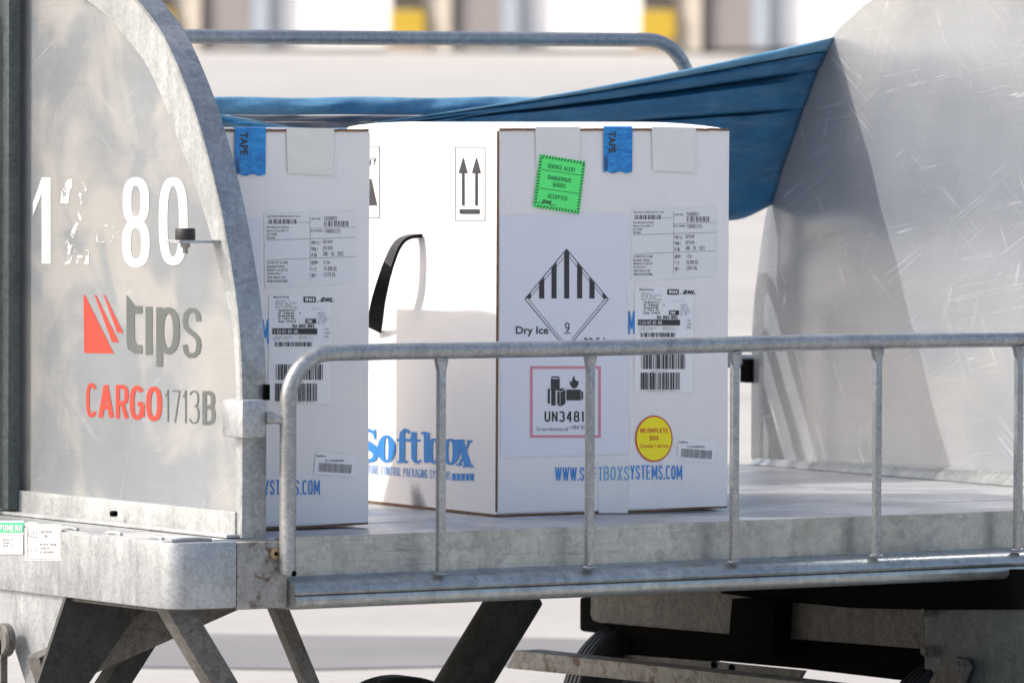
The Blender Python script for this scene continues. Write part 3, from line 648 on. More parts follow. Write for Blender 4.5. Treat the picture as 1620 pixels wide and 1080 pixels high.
# lower channel and the strip of steel beneath the beam
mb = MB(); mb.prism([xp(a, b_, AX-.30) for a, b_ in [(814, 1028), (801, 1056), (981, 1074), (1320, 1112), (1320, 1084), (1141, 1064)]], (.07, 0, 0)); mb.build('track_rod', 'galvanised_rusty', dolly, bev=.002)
mb = MB(); mb.prism([xp(a, b_, AX+.03) for a, b_ in [(940, 975), (1160, 995), (1480, 1015), (1520, 1090), (1440, 1077), (1270, 1057), (1140, 1045), (945, 1040)]], (.012, 0, 0)); mb.build('axle_gap_shade', 'black_metal_and_shade', dolly)  # black sheet that paints shade into the gap under the beam
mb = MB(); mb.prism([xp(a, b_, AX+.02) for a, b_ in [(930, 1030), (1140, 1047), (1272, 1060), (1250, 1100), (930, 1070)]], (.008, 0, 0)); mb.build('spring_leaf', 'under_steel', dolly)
for a, b_ in ((1130, 1051), (1158, 1056)): MB().lathe([(0, -.003), (.009, -.003), (.009, 0), (0, 0)], xp(a, b_, AX+.0195), 'X', 14).build('bolt_hole', 'black_metal_and_shade', dolly)
mb = MB(); mb.box((AX+.02, .12, -.36), (AX+.10, 1.60, -.28)); mb.build('axle_tube', 'black_metal_and_shade', dolly, bev=.01)
def wheel(c, R=.215, w=.085):
    pr = [(R*.55, -w/2), (R*.80, -w/2-.004), (R*.93, -w/2+.001), (R*.985, -w*.36)]
    for q in (-.30, -.12, .06, .24):
        pr += [(R, w*q), (R, w*(q+.10)), (R-.008, w*(q+.105)), (R-.008, w*(q+.17))]
    pr += [(R, w*.40), (R*.985, w*.42), (R*.93, w/2-.001), (R*.80, w/2+.004), (R*.55, w/2)]
    mb = MB(); mb.lathe(pr, c, 'Y', 64); ty = mb.build('tyre', 'tyre_rubber', dolly, smooth=True)
    mb = MB(); mb.lathe([(0, -w*.35), (R*.2, -w*.35), (R*.22, -w*.2), (R*.45, -w*.2), (R*.56, -w*.5), (R*.56, w*.5), (R*.45, w*.2), (0, w*.3)], c, 'Y', 32); mb.build('rim', 'under_steel', dolly, smooth=True)
q = at(882, 1075, 1, 1.50); wheel((q.x+.215, 1.46, G+.215))
wheel((q.x+.215, .26, G+.215))
q = at(630, 1068, 1, .95); wheel((q.x, .95, q.z-.215)); wheel((q.x, .45, q.z-.215))

# gates ----------------------------------------------------------------
def gate(y, x0, x1, bal, zt=.361, zb_=-.07, r=.0165):
    mb = MB(); rr = .095
    path = [Vector((x0, y, zb_)), Vector((x0, y, .02)), Vector((x0, y, zt-rr))]
    path += arc((x0+rr, y, zt-rr), rr, math.pi, math.pi/2, 10, (1, 0, 0), (0, 0, 1))[1:]
    xs_ = [x0+rr+(x1-x0-2*rr)*i/12 for i in range(1, 12)]
    path += [Vector((x, y+.0015*math.sin(x*7), zt+.0012*math.sin(x*5+1))) for x in xs_]
    path += arc((x1-rr, y, zt-rr), rr, math.pi/2, 0, 10, (1, 0, 0), (0, 0, 1)) + [Vector((x1, y, zb_))]
    g = mb.tube(path, r, 20).build('side_gate', 'galvanised_tube', dolly, smooth=True)
    for x in bal:
        mb = MB(); mb.box((x-.008, y-.007, zb_-.012), (x+.008, y+.007, zt-.012))
        mb.prism([(x-.014, y-.0072, zt-.014), (x-.0082, y-.0072, zt-.040), (x+.0082, y-.0072, zt-.040), (x+.014, y-.0072, zt-.014)], (0, .0144, 0))
        mb.build('baluster', 'galvanised_tube', g, bev=.0022)
        if y < 0:
            for zc, sg in ((zt-.0165, 1), (zb_-.010, 1)):
                mb = MB(); pts = [(x+.0125*math.cos(q*math.pi/5)*(1+.12*math.sin(q*3+x*9)), y+.0105*math.sin(q*math.pi/5), zc+.0012*math.sin(q*2+x*5)) for q in range(11)]
                mb.tube(pts, .0028, 7, cap=False).build('weld_bead', 'galvanised_tube', g, smooth=True)
    return g
gate(-.05, .073, 2.40, [.430, .787, 1.143, 1.503, 1.87, 2.15])
gate(DY1+.06, .10, 2.385, [.45, .81, 1.17, 1.53, 1.89, 2.2])
mb = MB(); mb.lathe([(0, -.0175), (.0055, -.0175), (.0055, -.012), (0, -.012)], (.078, -.05, -.068), 'Y', 14); mb.build('gate_hole', 'black_metal_and_shade', dolly)
mb = MB(); mb.tube([(2.395, DY1+.06, .240), (2.50, DY1+.02, .238)], .016, 14); mb.build('latch_pin', 'galvanised_tube', dolly, smooth=True)
mb = MB(); mb.box((2.455, DY1-.005, .19), (2.468, DY1+.03, .245)); mb.build('latch_stop', 'black_metal_and_shade', dolly)
# upper hoop behind the deck
yh = 1.84; x0, x1 = .30, 2.30
zt = at(1000, 63, 1, yh).z; x1 = at(1091, 100, 1, yh).x
path = [Vector((x0, yh, -.1)), Vector((x0, yh, zt-.12))] + arc((x0+.12, yh, zt-.12), .12, math.pi, math.pi/2, 8, (1, 0, 0), (0, 0, 1))[1:]
path += [Vector((x0+.12+(x1-x0-.24)*i/8, yh, zt)) for i in range(1, 8)]
path += arc((x1-.12, yh, zt-.12), .12, math.pi/2, 0, 10, (1, 0, 0), (0, 0, 1)) + [Vector((x1, yh, -.1))]
mb = MB(); mb.tube(path, .0165, 18); mb.build('canopy_or_added_hoop', 'galvanised_tube', dolly, smooth=True)

for zt_, xe in ((.69, 2.30), (.53, 2.34)):
    path = [Vector((.42, 1.81, -.0)), Vector((.42, 1.81, zt_-.1))] + arc((.52, 1.81, zt_-.1), .1, math.pi, math.pi/2, 8, (1, 0, 0), (0, 0, 1))[1:]
    path += arc((xe-.16, 1.81, zt_-.16), .16, math.pi/2, 0, 12, (1, 0, 0), (0, 0, 1)) + [Vector((xe, 1.81, 0))]
    MB().tube(path, .0165, 14).build('canopy_or_added_hoop', 'galvanised_tube', dolly, smooth=True)  # unseen nested hoops, added so their shadows stripe the right panel

# right end panel ------------------------------------------------------
rr_ = [(1.755-a, b_) for a, b_ in [(.0, .0), (.0, .26), (.006, .36), (.022, .449), (.064, .612), (.15, .76), (.222, .87), (.309, .992), (.40, 1.05), (.467, 1.081), (.60, 1.13), (.74, 1.16), (.877, 1.17)]]
ff = [(1.755-a, b_) for a, b_ in rr_[::-1]][1:]
orr = smooth_poly(rr_+ff)
mb = MB(); mb.prism([(2.470, y, max(z, .012)) for y, z in orr], (.004, 0, 0)); mb.build('end_panel', 'aluminium_inner', dolly)
mb = MB(); k = len(orr); oi = inset(orr, lambda p: -.008)
for (lst, x) in ((orr, 2.4745), (oi, 2.4745), (orr, 2.52), (oi, 2.52)): mb.v += [(x, p.x, p.y) for p in lst]
for i in range(k-1): mb.f += [(i, i+1, k+i+1, k+i), (2*k+i, 3*k+i, 3*k+i+1, 2*k+i+1), (k+i, k+i+1, 3*k+i+1, 3*k+i), (i, 2*k+i, 2*k+i+1, i+1)]
mb.build('panel_flange', 'galvanised_frame', dolly, smooth=True)
mb = MB(); mb.prism([(2.469, 1.748, .001), (2.469, 1.748, .012), (2.469, .02, .020), (2.450, .02, .001)], (.0005, 0, 0))
mb = MB()
mb.v += [(2.440, 1.72, .0015), (2.456, 1.72, .014), (2.469, 1.72, .016), (2.469, 1.72, .0015), (2.405, .02, .0015), (2.440, .02, .040), (2.469, .02, .044), (2.469, .02, .0015)]
mb.f += [(0, 1, 5, 4), (1, 2, 6, 5), (2, 3, 7, 6), (0, 4, 7, 3), (0, 3, 2, 1), (4, 5, 6, 7)]
mb.build('bottom_flange', 'fascia_steel', dolly)

# ------------------------------------------------------------------ tarpaulin
tarp = root('tarpaulin', (1.9, 1.5, .6), 0, 'blue fabric tarpaulin gathered behind the cartons and pulled up to the right panel', 'tarpaulin')
edge = [Vector((2.4697, 1.436, .996)), Vector((2.4697, 1.517, .886)), Vector((2.4697, 1.590, .763)), Vector((2.4697, 1.640, .682)), Vector((2.4697, 1.676, .60))]
left = [Vector((1.20, 1.40, .800)), Vector((1.20, 1.41, .785)), Vector((1.20, 1.45, .75)), Vector((1.20, 1.55, .66)), Vector((1.20, 1.68, .50))]
def lerp_list(L, t_):
    s_ = t_*(len(L)-1); i = min(int(s_), len(L)-2); return L[i].lerp(L[i+1], s_-i)
# pleat profile down the cloth: (t, bulge towards the camera)
prof = [(0, .0), (.012, .016), (.03, .022), (.055, .019), (.066, .004), (.070, -.030), (.078, .004), (.10, .013), (.125, .016), (.150, .014), (.163, .006), (.168, -.045), (.182, -.030), (.22, .000), (.28, .006), (.335, .010), (.352, .004), (.358, -.030), (.375, -.012), (.45, .002), (.55, .005), (.66, .002), (.78, .006), (.90, .002), (.97, .008), (1, .0)]
def tarp_pt(s_, ti, off):
    t_ = ti
    tt = t_**(1.0+.35*(1-s_))
    P = lerp_list(left, tt).lerp(lerp_list(edge, tt), s_)
    sag = math.sin(math.pi*s_)*(-.012-.02*t_)
    wr = .004*math.sin(s_*23+t_*9)*min(1, t_*4) + .003*math.sin(s_*41-t_*17) + .006*math.sin(s_*7+t_*5)*t_
    lowe = .012*math.sin(s_*30+2)*(t_ > .9)
    wr *= 1-max(0, (s_-.93)/.07)
    return P + Vector((0, -1, .15))*(off*(.45+.75*s_)*(1-.9*max(0, (s_-.88)/.12))+wr) + Vector((0, 0, sag+lowe))
NS = 70
def tarp_patch(lo, hi, name, mat):
    pr = [q for q in prof if lo-1e-6 <= q[0] <= hi+1e-6]; fine = []
    for (a, oa), (b_, ob) in zip(pr, pr[1:]):
        n_ = 3
        for j in range(n_): fine.append((a+(b_-a)*j/n_, oa+(ob-oa)*j/n_))
    fine.append(pr[-1]); mb = MB()
    for i in range(NS+1):
        for t_, o_ in fine: mb.v.append(tuple(tarp_pt(i/NS, t_, o_)))
    k = len(fine)
    for i in range(NS):
        for j in range(k-1): mb.f.append((i*k+j, (i+1)*k+j, (i+1)*k+j+1, i*k+j+1))
    o = mb.build(name, mat, tarp, smooth=True)
    md = o.modifiers.new('thickness', 'SOLIDIFY'); md.thickness = .002
    return o
tarp_patch(0, .070, 'hem', 'tarp_hem'); tarp_patch(.070, 1, 'cloth', 'tarp_blue')
# rear run: hem band, grey lining below it, loose fold in front
def band(px0, px1, ytop, ybot, y, name, mat, amp=.003, n=60, bow=.01, sl=0):
    mb = MB(); rows = 9
    for i in range(n+1):
        px = px0+(px1-px0)*i/n
        for j in range(rows):
            u_ = j/(rows-1); P = at(px, (ytop(px))*(1-u_)+(ybot(px))*u_, 1, y)
            P.y -= bow*math.sin(math.pi*u_)+amp*math.sin(px*.06+j*.7)+amp*.6*math.sin(px*.021+j); mb.v.append(tuple(P))
    for i in range(n):
        for j in range(rows-1): mb.f.append((i*rows+j, (i+1)*rows+j, (i+1)*rows+j+1, i*rows+j+1))
    o = mb.build(name, mat, tarp, smooth=True); md = o.modifiers.new('thickness', 'SOLIDIFY'); md.thickness = .002; return o
w1 = lambda px: 1.0*math.sin(px*.03)
band(290, 900, lambda p: 154+w1(p), lambda p: 182+.5*w1(p+40), 1.72, 'hem', 'tarp_hem', bow=.018)
band(290, 1060, lambda p: 183+.4*w1(p), lambda p: 193, 1.745, 'lining', 'tarp_grey', bow=.004)
band(290, 1085, lambda p: 193.5, lambda p: 316, 1.755, 'lining', 'tarp_grey', bow=.008)  # hidden lower lining, extended to cast shade on the right panel
fold_y = smooth_poly([(300, 172), (350, 181), (400, 189), (460, 201), (530, 203), (620, 197), (700, 188), (760, 178), (830, 168)], 8)
def fy(px):
    for a, b_ in zip(fold_y, fold_y[1:]):
        if a.x <= px <= b_.x: return a.y+(b_.y-a.y)*(px-a.x)/(b_.x-a.x)
    return fold_y[-1].y
band(300, 800, lambda p: fy(p), lambda p: fy(p)+3.4, 1.42, 'fold', 'tarp_hem', bow=.010, amp=.001)
band(300, 800, lambda p: fy(p)+3.8, lambda p: fy(p)+16, 1.44, 'fold', 'tarp_blue', bow=.012, amp=.002)

# ------------------------------------------------------------------ cartons
BW, BH = .556, .802
def carton(P, depth, yaw, label, second, BW=.556):
    CUT = .556-BW
    r = root('shipping_carton', tuple(P), yaw, label, 'carton', 'white shipping cartons standing on the dolly', local=True)
    bx = lambda u, w, z: (u, w, z)
    # body: closed box, sides slightly bowed, top flaps bulging up
    mb = MB(); NU, NW, NZ = 14, 14, 14
    top = lambda w: BH-.004+  .014*(1 if second else .25)*max(0, math.sin(math.pi*min(1, max(0, w/depth))))**.7
    def face(fn, a, b_):
        n0 = len(mb.v)
        for i in range(a+1):
            for j in range(b_+1): mb.v.append(fn(i/a, j/b_))
        for i in range(a):
            for j in range(b_): mb.f.append((n0+i*(b_+1)+j, n0+(i+1)*(b_+1)+j, n0+(i+1)*(b_+1)+j+1, n0+i*(b_+1)+j+1))
    zb0 = .006
    face(lambda i, j: (BW*i, 0, zb0+(BH-.008-zb0)*j), NU, NZ)
    face(lambda i, j: (BW*i, depth, zb0+(BH-.008-zb0)*j), NU, NZ)
    face(lambda i, j: (0, depth*i, zb0+(top(depth*i)-zb0-.004)*j), NW, NZ)
    face(lambda i, j: (BW, depth*i, zb0+(top(depth*i)-zb0-.004)*j), NW, NZ)
    face(lambda i, j: (BW*i, depth*j, top(depth*j)-.004), NU, NW)
    face(lambda i, j: (BW*i, depth*j, zb0), NU, 2)
    mbv = mb
    body = mb.build('body', 'white_card', r)
    bm = bmesh.new(); bm.from_mesh(body.data); bmesh.ops.remove_doubles(bm, verts=bm.verts, dist=.0002); bmesh.ops.recalc_face_normals(bm, faces=bm.faces)
    es = [e for e in bm.edges if len(e.link_faces) == 2 and e.calc_face_angle(0) > 1.2]
    bmesh.ops.bevel(bm, geom=es, offset=.003, segments=2, affect='EDGES', clamp_overlap=True); bm.to_mesh(body.data); bm.free()
    for v_ in body.data.vertices:
        q = v_.co.copy(); a_ = math.sin(q.z*9+P.x*7)*.6+math.sin(q.z*23+q.x*11+1)*.4; b2 = math.sin(q.z*7+q.y*9+2)*.6+math.sin(q.z*19+P.x*5)*.4
        if q.y < .01: v_.co.y += .0011*(1+a_)*.5*min(1, max(0, q.x/.04))*min(1, max(0, (BW-q.x)/.04))
        if q.x < .01 or q.x > BW-.01: v_.co.x += (.0010*(1+b2)*.5)*(1 if q.x < .01 else 1.6)*min(1, max(0, q.z/.05))
    for p in body.data.polygons: p.use_smooth = True
    body.data.set_sharp_from_angle(angle=math.radians(50))
    # raw brown board edges: along the top front, down the left corner, along the bottom
    mb = MB()
    rr = random.Random(int(P.x*100))
    x = .004
    while x < BW-.01:
        w_ = min(.05, BW-.004-x); d_ = rr.uniform(-.0006, .0006); mb.prism([(x, -.0022, BH-.0095+d_), (x+w_, -.0022, BH-.0095-d_), (x+w_, -.0022, BH-.0045-d_), (x, -.0022, BH-.0045+d_)], (0, .004, 0)); x += w_+.0
    mb.build('top_board_edge', 'brown_card', r)
    mb = MB(); mb.prism([(-.0016, -.0018, .012), (.0022, -.0018, .012), (.0030, -.0018, .40), (.0022, -.0018, BH-.01), (-.0016, -.0018, BH-.01)], (0, .003, 0)); mb.build('corner_board_edge', 'brown_card', r)
    mb = MB(); mb.prism([(0, .002, .0005), (.12, .002, .0005), (BW*.6, .002, .0005), (BW, .002, .0055), (BW, .002, .011), (BW*.8, .002, .0075), (BW*.5, .002, .0048), (0, .002, .006)], (0, depth-.01, 0)); mb.build('base_board', 'brown_card', r)
    N = Vector((math.sin(yaw), -math.cos(yaw), 0)); U = Vector((math.cos(yaw), math.sin(yaw), 0)); Wd = Vector((-math.sin(yaw), math.cos(yaw), 0))
    P2 = Vector((.804, .316, 0))
    # print positions measured on the right-hand carton's faces
    def front(a, b_, h=0., base=.0008):
        q = onplane(a, b_, P2, N) - P2; return Vector((max(q.dot(U)-CUT, .0005), -base-h, q.z))
    def side(a, b_, h=0., base=.0008):
        q = onplane(a, b_, P2, U) - P2; return Vector((-base-h, q.dot(Wd), q.z))
    L1 = lambda a, b_, h=0.: front(a, b_, h, .0014)
    L2 = lambda a, b_, h=0.: front(a, b_, h, .0020)
    Lb = lambda a, b_, h=0.: front(a, b_, h, .0008)
    def sheet(name, mat, pts, lev=Lb, lab=None):
        return Ink(lev).poly(pts).build(name, mat, r, lab)
    # tapes: clear strips, blue strip folding over the top edge
    if second: Ink(lambda a, b_, h=0.: front(a, b_, h, .0024)).poly([(846, 201), (917, 201), (916, 272), (848, 270)]).build('clear_tape', 'clear_tape', r)
    Ink(lambda a, b_, h=0.: front(a, b_, h, .0026)).poly([(1030, 201), (1100, 202), (1099, 273), (1032, 270)]).build('clear_tape', 'cream_tape' if not second else 'clear_tape', r)
    Ink(Lb).poly([(945, 727), (994, 727), (993, 811), (947, 811)]).build('clear_tape', 'clear_tape', r)
    mb = MB(); a = front(953.5, 273, 0, .0032); b_ = front(999, 274, 0, .0032); n0 = 0
    cols = 8
    for i in range(cols+1):
        u_ = a.x+(b_.x-a.x)*i/cols; zb2 = a.z+.0022*math.sin(i*1.7)
        for (w_, z_) in ((-.0032, zb2), (-.0032, .75), (-.0034, BH-.012), (-.0032, BH-.002), (.004, top(.0)+.004), (.008, top(.008)+.0016), (.012, top(.012)+.0012), (.016, top(.016)+.0012)): mb.v.append((u_, w_, z_))
    for i in range(cols):
        for j in range(7): mb.f.append((i*8+j, (i+1)*8+j, (i+1)*8+j+1, i*8+j+1))
    bt = mb.build('blue_tape', 'blue_tape', r, smooth=True)
    L4 = lambda a, b_, h=0.: front(a, b_, h, .0040)
    tp = Ink(lambda a, b_, h=0.: L4(a, b_, h))
    vs, fs = glyphs('TAPE', .03)
    n0 = len(tp.m.v); tp.m.v += [tuple(L4(961.5+y*11, 208+x*34)) for x, y in vs]; tp.m.f += [tuple(n0+i for i in f) for f in fs]
    vs, fs = glyphs('VOID', .03); n0 = len(tp.m.v); tp.m.v += [tuple(L4(955+y*5, 248+x*22)) for x, y in vs]; tp.m.f += [tuple(n0+i for i in f) for f in fs]
    tp.build('lettering', 'ink_black', bt)
    # dry-ice / battery sheet
    ds = sheet('dry_ice_sheet', 'paper_lavender', [(790, 340), (992, 338), (994, 718), (792, 724)])
    if second:
        k = Ink(L1)
        cx, cyt, cym, cyb = 896, 394, 473, 552
        for w_, d_ in ((1.2, 0), (.8, 5.5)):
            k.line((cx, cyt+d_*1.5), (cx+66-d_, cym), w_); k.line((cx, cyt+d_*1.5), (cx-66+d_, cym), w_); k.line((cx-66+d_, cym), (cx, cyb-d_), w_); k.line((cx+66-d_, cym), (cx, cyb-d_), w_)
        for xx in (-61, -39.5, -20, 0, 20.5, 40, 61):
            ht = 79*(1-min(1, abs(xx)/66)); w_ = 3.8
            if abs(xx) > 55: k.poly([(cx+xx-5 if xx < 0 else cx+xx-4, cym-1), (cx+xx+5, cym-1), (cx+xx+(4 if xx < 0 else -4), cym-10)])
            elif xx == 0: k.poly([(cx-4, cym-1), (cx+4, cym-1), (cx+4, cyt+6), (cx, cyt+1), (cx-4, cyt+6)])
            elif xx < 0: k.poly([(cx+xx-4, cym-1), (cx+xx+4, cym-1), (cx+xx+4, cym-ht-3), (cx+xx-4, cym-ht+6)])
            else: k.poly([(cx+xx-4, cym-1), (cx+xx+4, cym-1), (cx+xx+4, cym-ht+6), (cx+xx-4, cym-ht-3)])
        k.text('Dry Ice', 815.5, 532, 867, 516, .018); k.text('9', 893.5, 524, 900.5, 510, .01); k.rect(892, 527.5, 902, 526)
        k.text('22.5 kg', 923, 549, 968, 534, .018)
        k.text('UN3481', 861, 667, 924, 650, .02)
        k.text('For more information, call', 848.5, 682, 898, 675, -.005); k.text('+354 517', 900, 678.5, 928, 672.5, .012)
        # battery pictogram: three cells, a block and a flame
        k.rect(871, 617, 885, 599); k.ribbon([(871.5, 598), (874, 596), (882, 596), (884.5, 598)], 2.2)
        k.poly([(866, 615), (869.5, 614), (869.5, 638), (866, 638)]); k.poly([(871.5, 613), (878.5, 613), (878.5, 641), (871.5, 641)]); k.rect(874, 613.5, 877, 611.5)
        k.poly([(881, 618), (885, 620), (885, 643), (881, 639)]); k.poly([(886, 620), (894, 616), (894, 638), (886, 643)]); k.poly([(881.5, 617), (888, 613.5), (893.5, 615), (886, 618.8)])
        k.rect(895.5, 633, 918, 616); k.poly([(919, 617), (922, 620), (922, 630), (919, 633)])
        k.poly([(904, 612), (901, 608), (901, 602), (904, 605), (905, 599), (908, 593), (909, 600), (912, 603), (914, 601), (915, 606), (913, 611), (910, 614), (906, 614)])
        k.build('printing', 'ink_black', ds)
        k = Ink(L1); k.frame(838, 692, 950, 579, 4.2)
        for q in range(20): pass
        k.build('red_border', 'ink_pink', ds)
        # green service label, tilted
        gl = sheet('green_label', 'label_green', [(852.5, 244), (925, 256), (915, 338.5), (842, 327.5)], lambda a, b_, h=0.: front(a, b_, h, .0034), )
        def gmap(a, b_, h=0.):   # a,b in 0..100
            x0 = 852.5+(925-852.5)*a/100; y0 = 244+12*a/100; x1 = 842+73*a/100; y1 = 327.5+11*a/100
            return front(x0+(x1-x0)*b_/100, y0+(y1-y0)*b_/100, h, .0041)
        k = Ink(gmap)
        for q in range(15):
            a_ = 2+q*6.7; k.poly([(a_, 0.5), (a_+3, .5), (a_+.5, 6), (a_-2.5, 6)] if a_ > 3 else [(a_, .5), (a_+3, .5), (a_+.5, 6)]); k.poly([(a_+1, 94), (a_+3.8, 94), (a_+1.5, 99.5), (a_-1.5, 99.5)] if a_ > 3 else [(a_+1, 94), (a_+3.8, 94), (a_+1, 99.5)])
        for q in range(15):
            b0 = 7+q*5.9; k.poly([(.5, b0+3.4), (.5, b0+.6), (6.5, b0-1.8), (6.5, b0+1)]); k.poly([(93.5, b0+3.4), (93.5, b0+.6), (99.5, b0-1.8), (99.5, b0+1)])
        k.line((8, 28), (92, 27), 1); k.line((8, 63), (92, 62), 1)
        k.text('SERVICE ALERT', 20, 23, 80, 15, .02); k.text('DANGEROUS', 24, 44, 74, 36, .02); k.text('GOODS', 36, 56, 63, 48, .02); k.text('ACCEPTED', 28, 79, 70, 71, .02)
        k.build('printing', 'ink_green', gl)
        k = Ink(gmap); k.text('DHL', 16, 91, 38, 83, .06, .5); k.line((8, 90), (15, 90), 1); k.line((37, 90.5), (47, 90.5), 1); k.build('lettering', 'ink_black', gl)
    # consignment label
    cl = sheet('consignment_label', 'paper_dull', [(997, 331), (1133, 327), (1133, 437), (998, 445)])
    k = Ink(L1)
    k.barcode(1004, 347, 1045, 340, 26, 3); k.barcode(1086, 351, 1123, 342.5, 24, 4)
    k.text('PJ/109822', 1086, 342, 1105, 335.5, .02); k.text('F000052225', 1087, 361, 1110, 355, .02)
    k.text('ER7449', 1084, 377, 1098, 371, .02); k.text('ER7449', 1084, 386.5, 1098, 380.5, .02); k.text('JUN - 30 - 2021', 1084, 395.5, 1114, 389, .02)
    if second:
        k.text('1 EA', 1085, 408, 1094, 402.5, .02); k.text('30,000 KG', 1085, 418, 1104, 411.5, .02); k.text('1.054 KG', 1085, 427, 1102, 420.5, .02)
    else:
        k.text('5 EA', 1085, 408, 1094, 402.5, .02); k.text('34,400 KG', 1085, 418, 1104, 411.5, .02); k.text('5.270 KG', 1085, 427, 1102, 420.5, .02)
    k.scribble(1067, 373, 1081, 401, 3, seed=2); k.scribble(1067, 403, 1081, 432, 3, seed=9); k.text('SUPPLY NBR', 1067, 341, 1080, 338, .02); k.text('BATCH NUMBER', 1066, 359, 1084, 356, .02)
    k.text('Puurs Manufacturing Belgium', 1001, 354.2, 1034, 350.4, .02); k.text('Rijksweg 12 Puurs 2870 - 12', 1001, 359.6, 1033, 355.9, .02); k.text('SITE PUURS', 1001, 364.4, 1016, 361, .02); k.text('BELGIUM', 1001, 369.6, 1013, 366.3, .02)
    for q, tx in enumerate(('LEO INSTITUT D LAUNE', 'Brossolaw Turkova', 'DRAGOSTE LEG OLD 98', 'Jarnska Sarka 7', '1000 SKALA LAN', 'BOSNA & HERZEGOVINA')):
        y_ = 407.5+q*5.6; k.text(tx, 1001.5, y_, 1001.5+(31, 26, 30, 21, 26, 30)[q], y_-3.7, .02)
    k.text('CLIENT SAMPLES/SHIPPING BOXES IN IT ITEMS', 1001, 337, 1050, 334.3, .02)
    k.build('printing', 'ink_dim', cl)
    k = Ink(L1); k.line((1065, 333), (1065, 434), .7); k.line((1001, 345.5), (1065, 344.5), .7); k.line((1065, 354), (1132, 352), .7); k.line((1001, 371.5), (1132, 367.5), .8); k.line((1001, 402), (1132, 396.5), .8); k.build('rule_lines', 'ink_faint', cl)
    # waybill
    wb = sheet('waybill_label', 'paper', [(1004, 455), (1097, 452), (1096, 621), (1003, 618)])
    k = Ink(L2)
    k.barcode(1013, 533, 1068, 526, 44, 5); k.barcode(1014, 583.5, 1083, 560, 46, 6); k.barcode(1013, 616, 1075, 589, 46, 7)
    k.rect(1009, 514.5, 1075, 505.5); k.rect(1055, 466, 1073, 457.5); k.rect(1058, 498, 1073.5, 491)
    k.text('DHL', 1079, 465.5, 1097, 458.5, .07, .5); k.line((1074.5, 464.5), (1078, 464.5), .8); k.line((1096, 464.5), (1101, 464.5), .8)
    k.text('BA-BNX-BNX', 1039, 504.5, 1071, 499, .035)
    k.scribble(1018, 477, 1053, 498, 5, seed=12); k.text('Michael Hochsty', 1011, 460, 1034, 456.5, .015)
    k.build('printing', 'ink_black', wb)
    k = Ink(L2); k.scribble(1014, 463, 1050, 476, 4, seed=13); k.scribble(1076, 481, 1096, 500, 5, seed=14); k.scribble(1010, 518, 1040, 524, 2, seed=15); k.scribble(1048, 517, 1072, 523, 2, seed=16); k.scribble(1086, 505, 1096, 522, 3, seed=18); k.scribble(1030, 586, 1062, 588.5, 1, seed=19); k.scribble(1022, 617, 1072, 619.5, 1, seed=20); k.scribble(1063, 475, 1098, 477.5, 1, seed=21); k.build('small_print', 'ink_faint', wb)
    k = Ink(lambda a, b_, h=0.: front(a, b_, h, .0026)); k.text('C-ELI-ICE-DIT-ADL', 1011, 512.8, 1047, 507.5, .02); k.text('WMX', 1057, 464.5, 1071, 459, .05); k.text('SBM', 1059.5, 496.8, 1067, 492.3, .05); k.build('lettering', 'paper', wb)
    # little barcode sticker
    ss = sheet('barcode_sticker', 'paper', [(1073, 693), (1135, 698), (1131, 732), (1070, 726)])
    k = Ink(L1)
    r2 = random.Random(4); x = 1076.5
    while x < 1124.5:
        w_ = r2.choice((.5, .8, 1.2)); d_ = (x-1076)*.07; k.poly([(x+1, 709+d_), (x+1+w_, 709+d_), (x+w_, 722.5+d_), (x, 722.5+d_)]); x += w_+r2.choice((.5, .8))
    k.text('Softbox', 1074, 700.5, 1088, 697.2, .03); k.text('TCLS4400W1860', 1086, 708, 1114, 704.5, .015)
    k.build('printing', 'ink_dim', ss)
    if second:
        # round yellow sticker
        cxs, cys, rx, ry = 1034, 693.5, 29.5, 36.5
        y1 = Ink(L1).poly([(cxs+rx*math.cos(q*math.pi/20), cys+ry*math.sin(q*math.pi/20)) for q in range(40)]).build('round_sticker', 'ink_red', r)
        Ink(L2).poly([(cxs+(rx-2)*math.cos(q*math.pi/20), cys+(ry-2.2)*math.sin(q*math.pi/20)) for q in range(40)]).build('sticker_face', 'sticker_yellow', y1)
        k = Ink(lambda a, b_, h=0.: front(a, b_, h, .0026)); k.text('INCOMPLETE', 1012, 684, 1056, 677, .018); k.text('BOX', 1027, 696, 1041, 689, .018); k.text('Contains 1 vial tray', 1011, 709.5, 1057, 701.5, -.002); k.build('lettering', 'ink_red', y1)
    # website and big letter printed on the board
    k = Ink(Lb)
    seg_ = [('WWW.S', 878, 924), ('O', 925.5, 934), ('FT', 937, 953)]
    if not second: seg_ = []
    for tx, a_, b2 in seg_: Ink(Lb).text(tx, a_, 760, b2, 738.5, .02).build('website_printing', 'ink_blue', body)
    k.text('YSTEMS.COM', 997, 758, 1079, 735.5, .022)
    k.build('website_printing', 'ink_blue', body)
    Ink(Lb).text('M', 994, 528, 1004, 492, .03).build('letter_printing', 'ink_blue', body)
    k = Ink(lambda a, b_, h=0.: front(a, b_, h, .0016)); k.text('BOXS', 954.5, 759.5, 995, 737, .02); k.build('website_printing', 'ink_blue_worn', body)
    if not second: return r
    # ---- left face: arrows, weight mark, logo, strap
    Sd = side
    k = Ink(Sd)
    k.frame(720, 349, 768, 232.5, .9, .9)
    for a_ in (733, 754): k.poly([(a_-7, 274), (a_+7, 274), (a_, 248)]); k.rect(a_-1.9, 325, a_+1.9, 273)
    k.rect(727.5, 338, 759, 331)
    k.build('upright_arrows', 'ink_black', body); k = Ink(Sd)
    k.frame(548, 345, 601, 231, .9, .9); k.text('HEAVY', 560, 262, 596, 249, .0); k.poly([(573, 325), (597, 325), (588, 283), (580, 283)])
    k.build('weight_mark', 'ink_black', body)
    k = Ink(Sd)
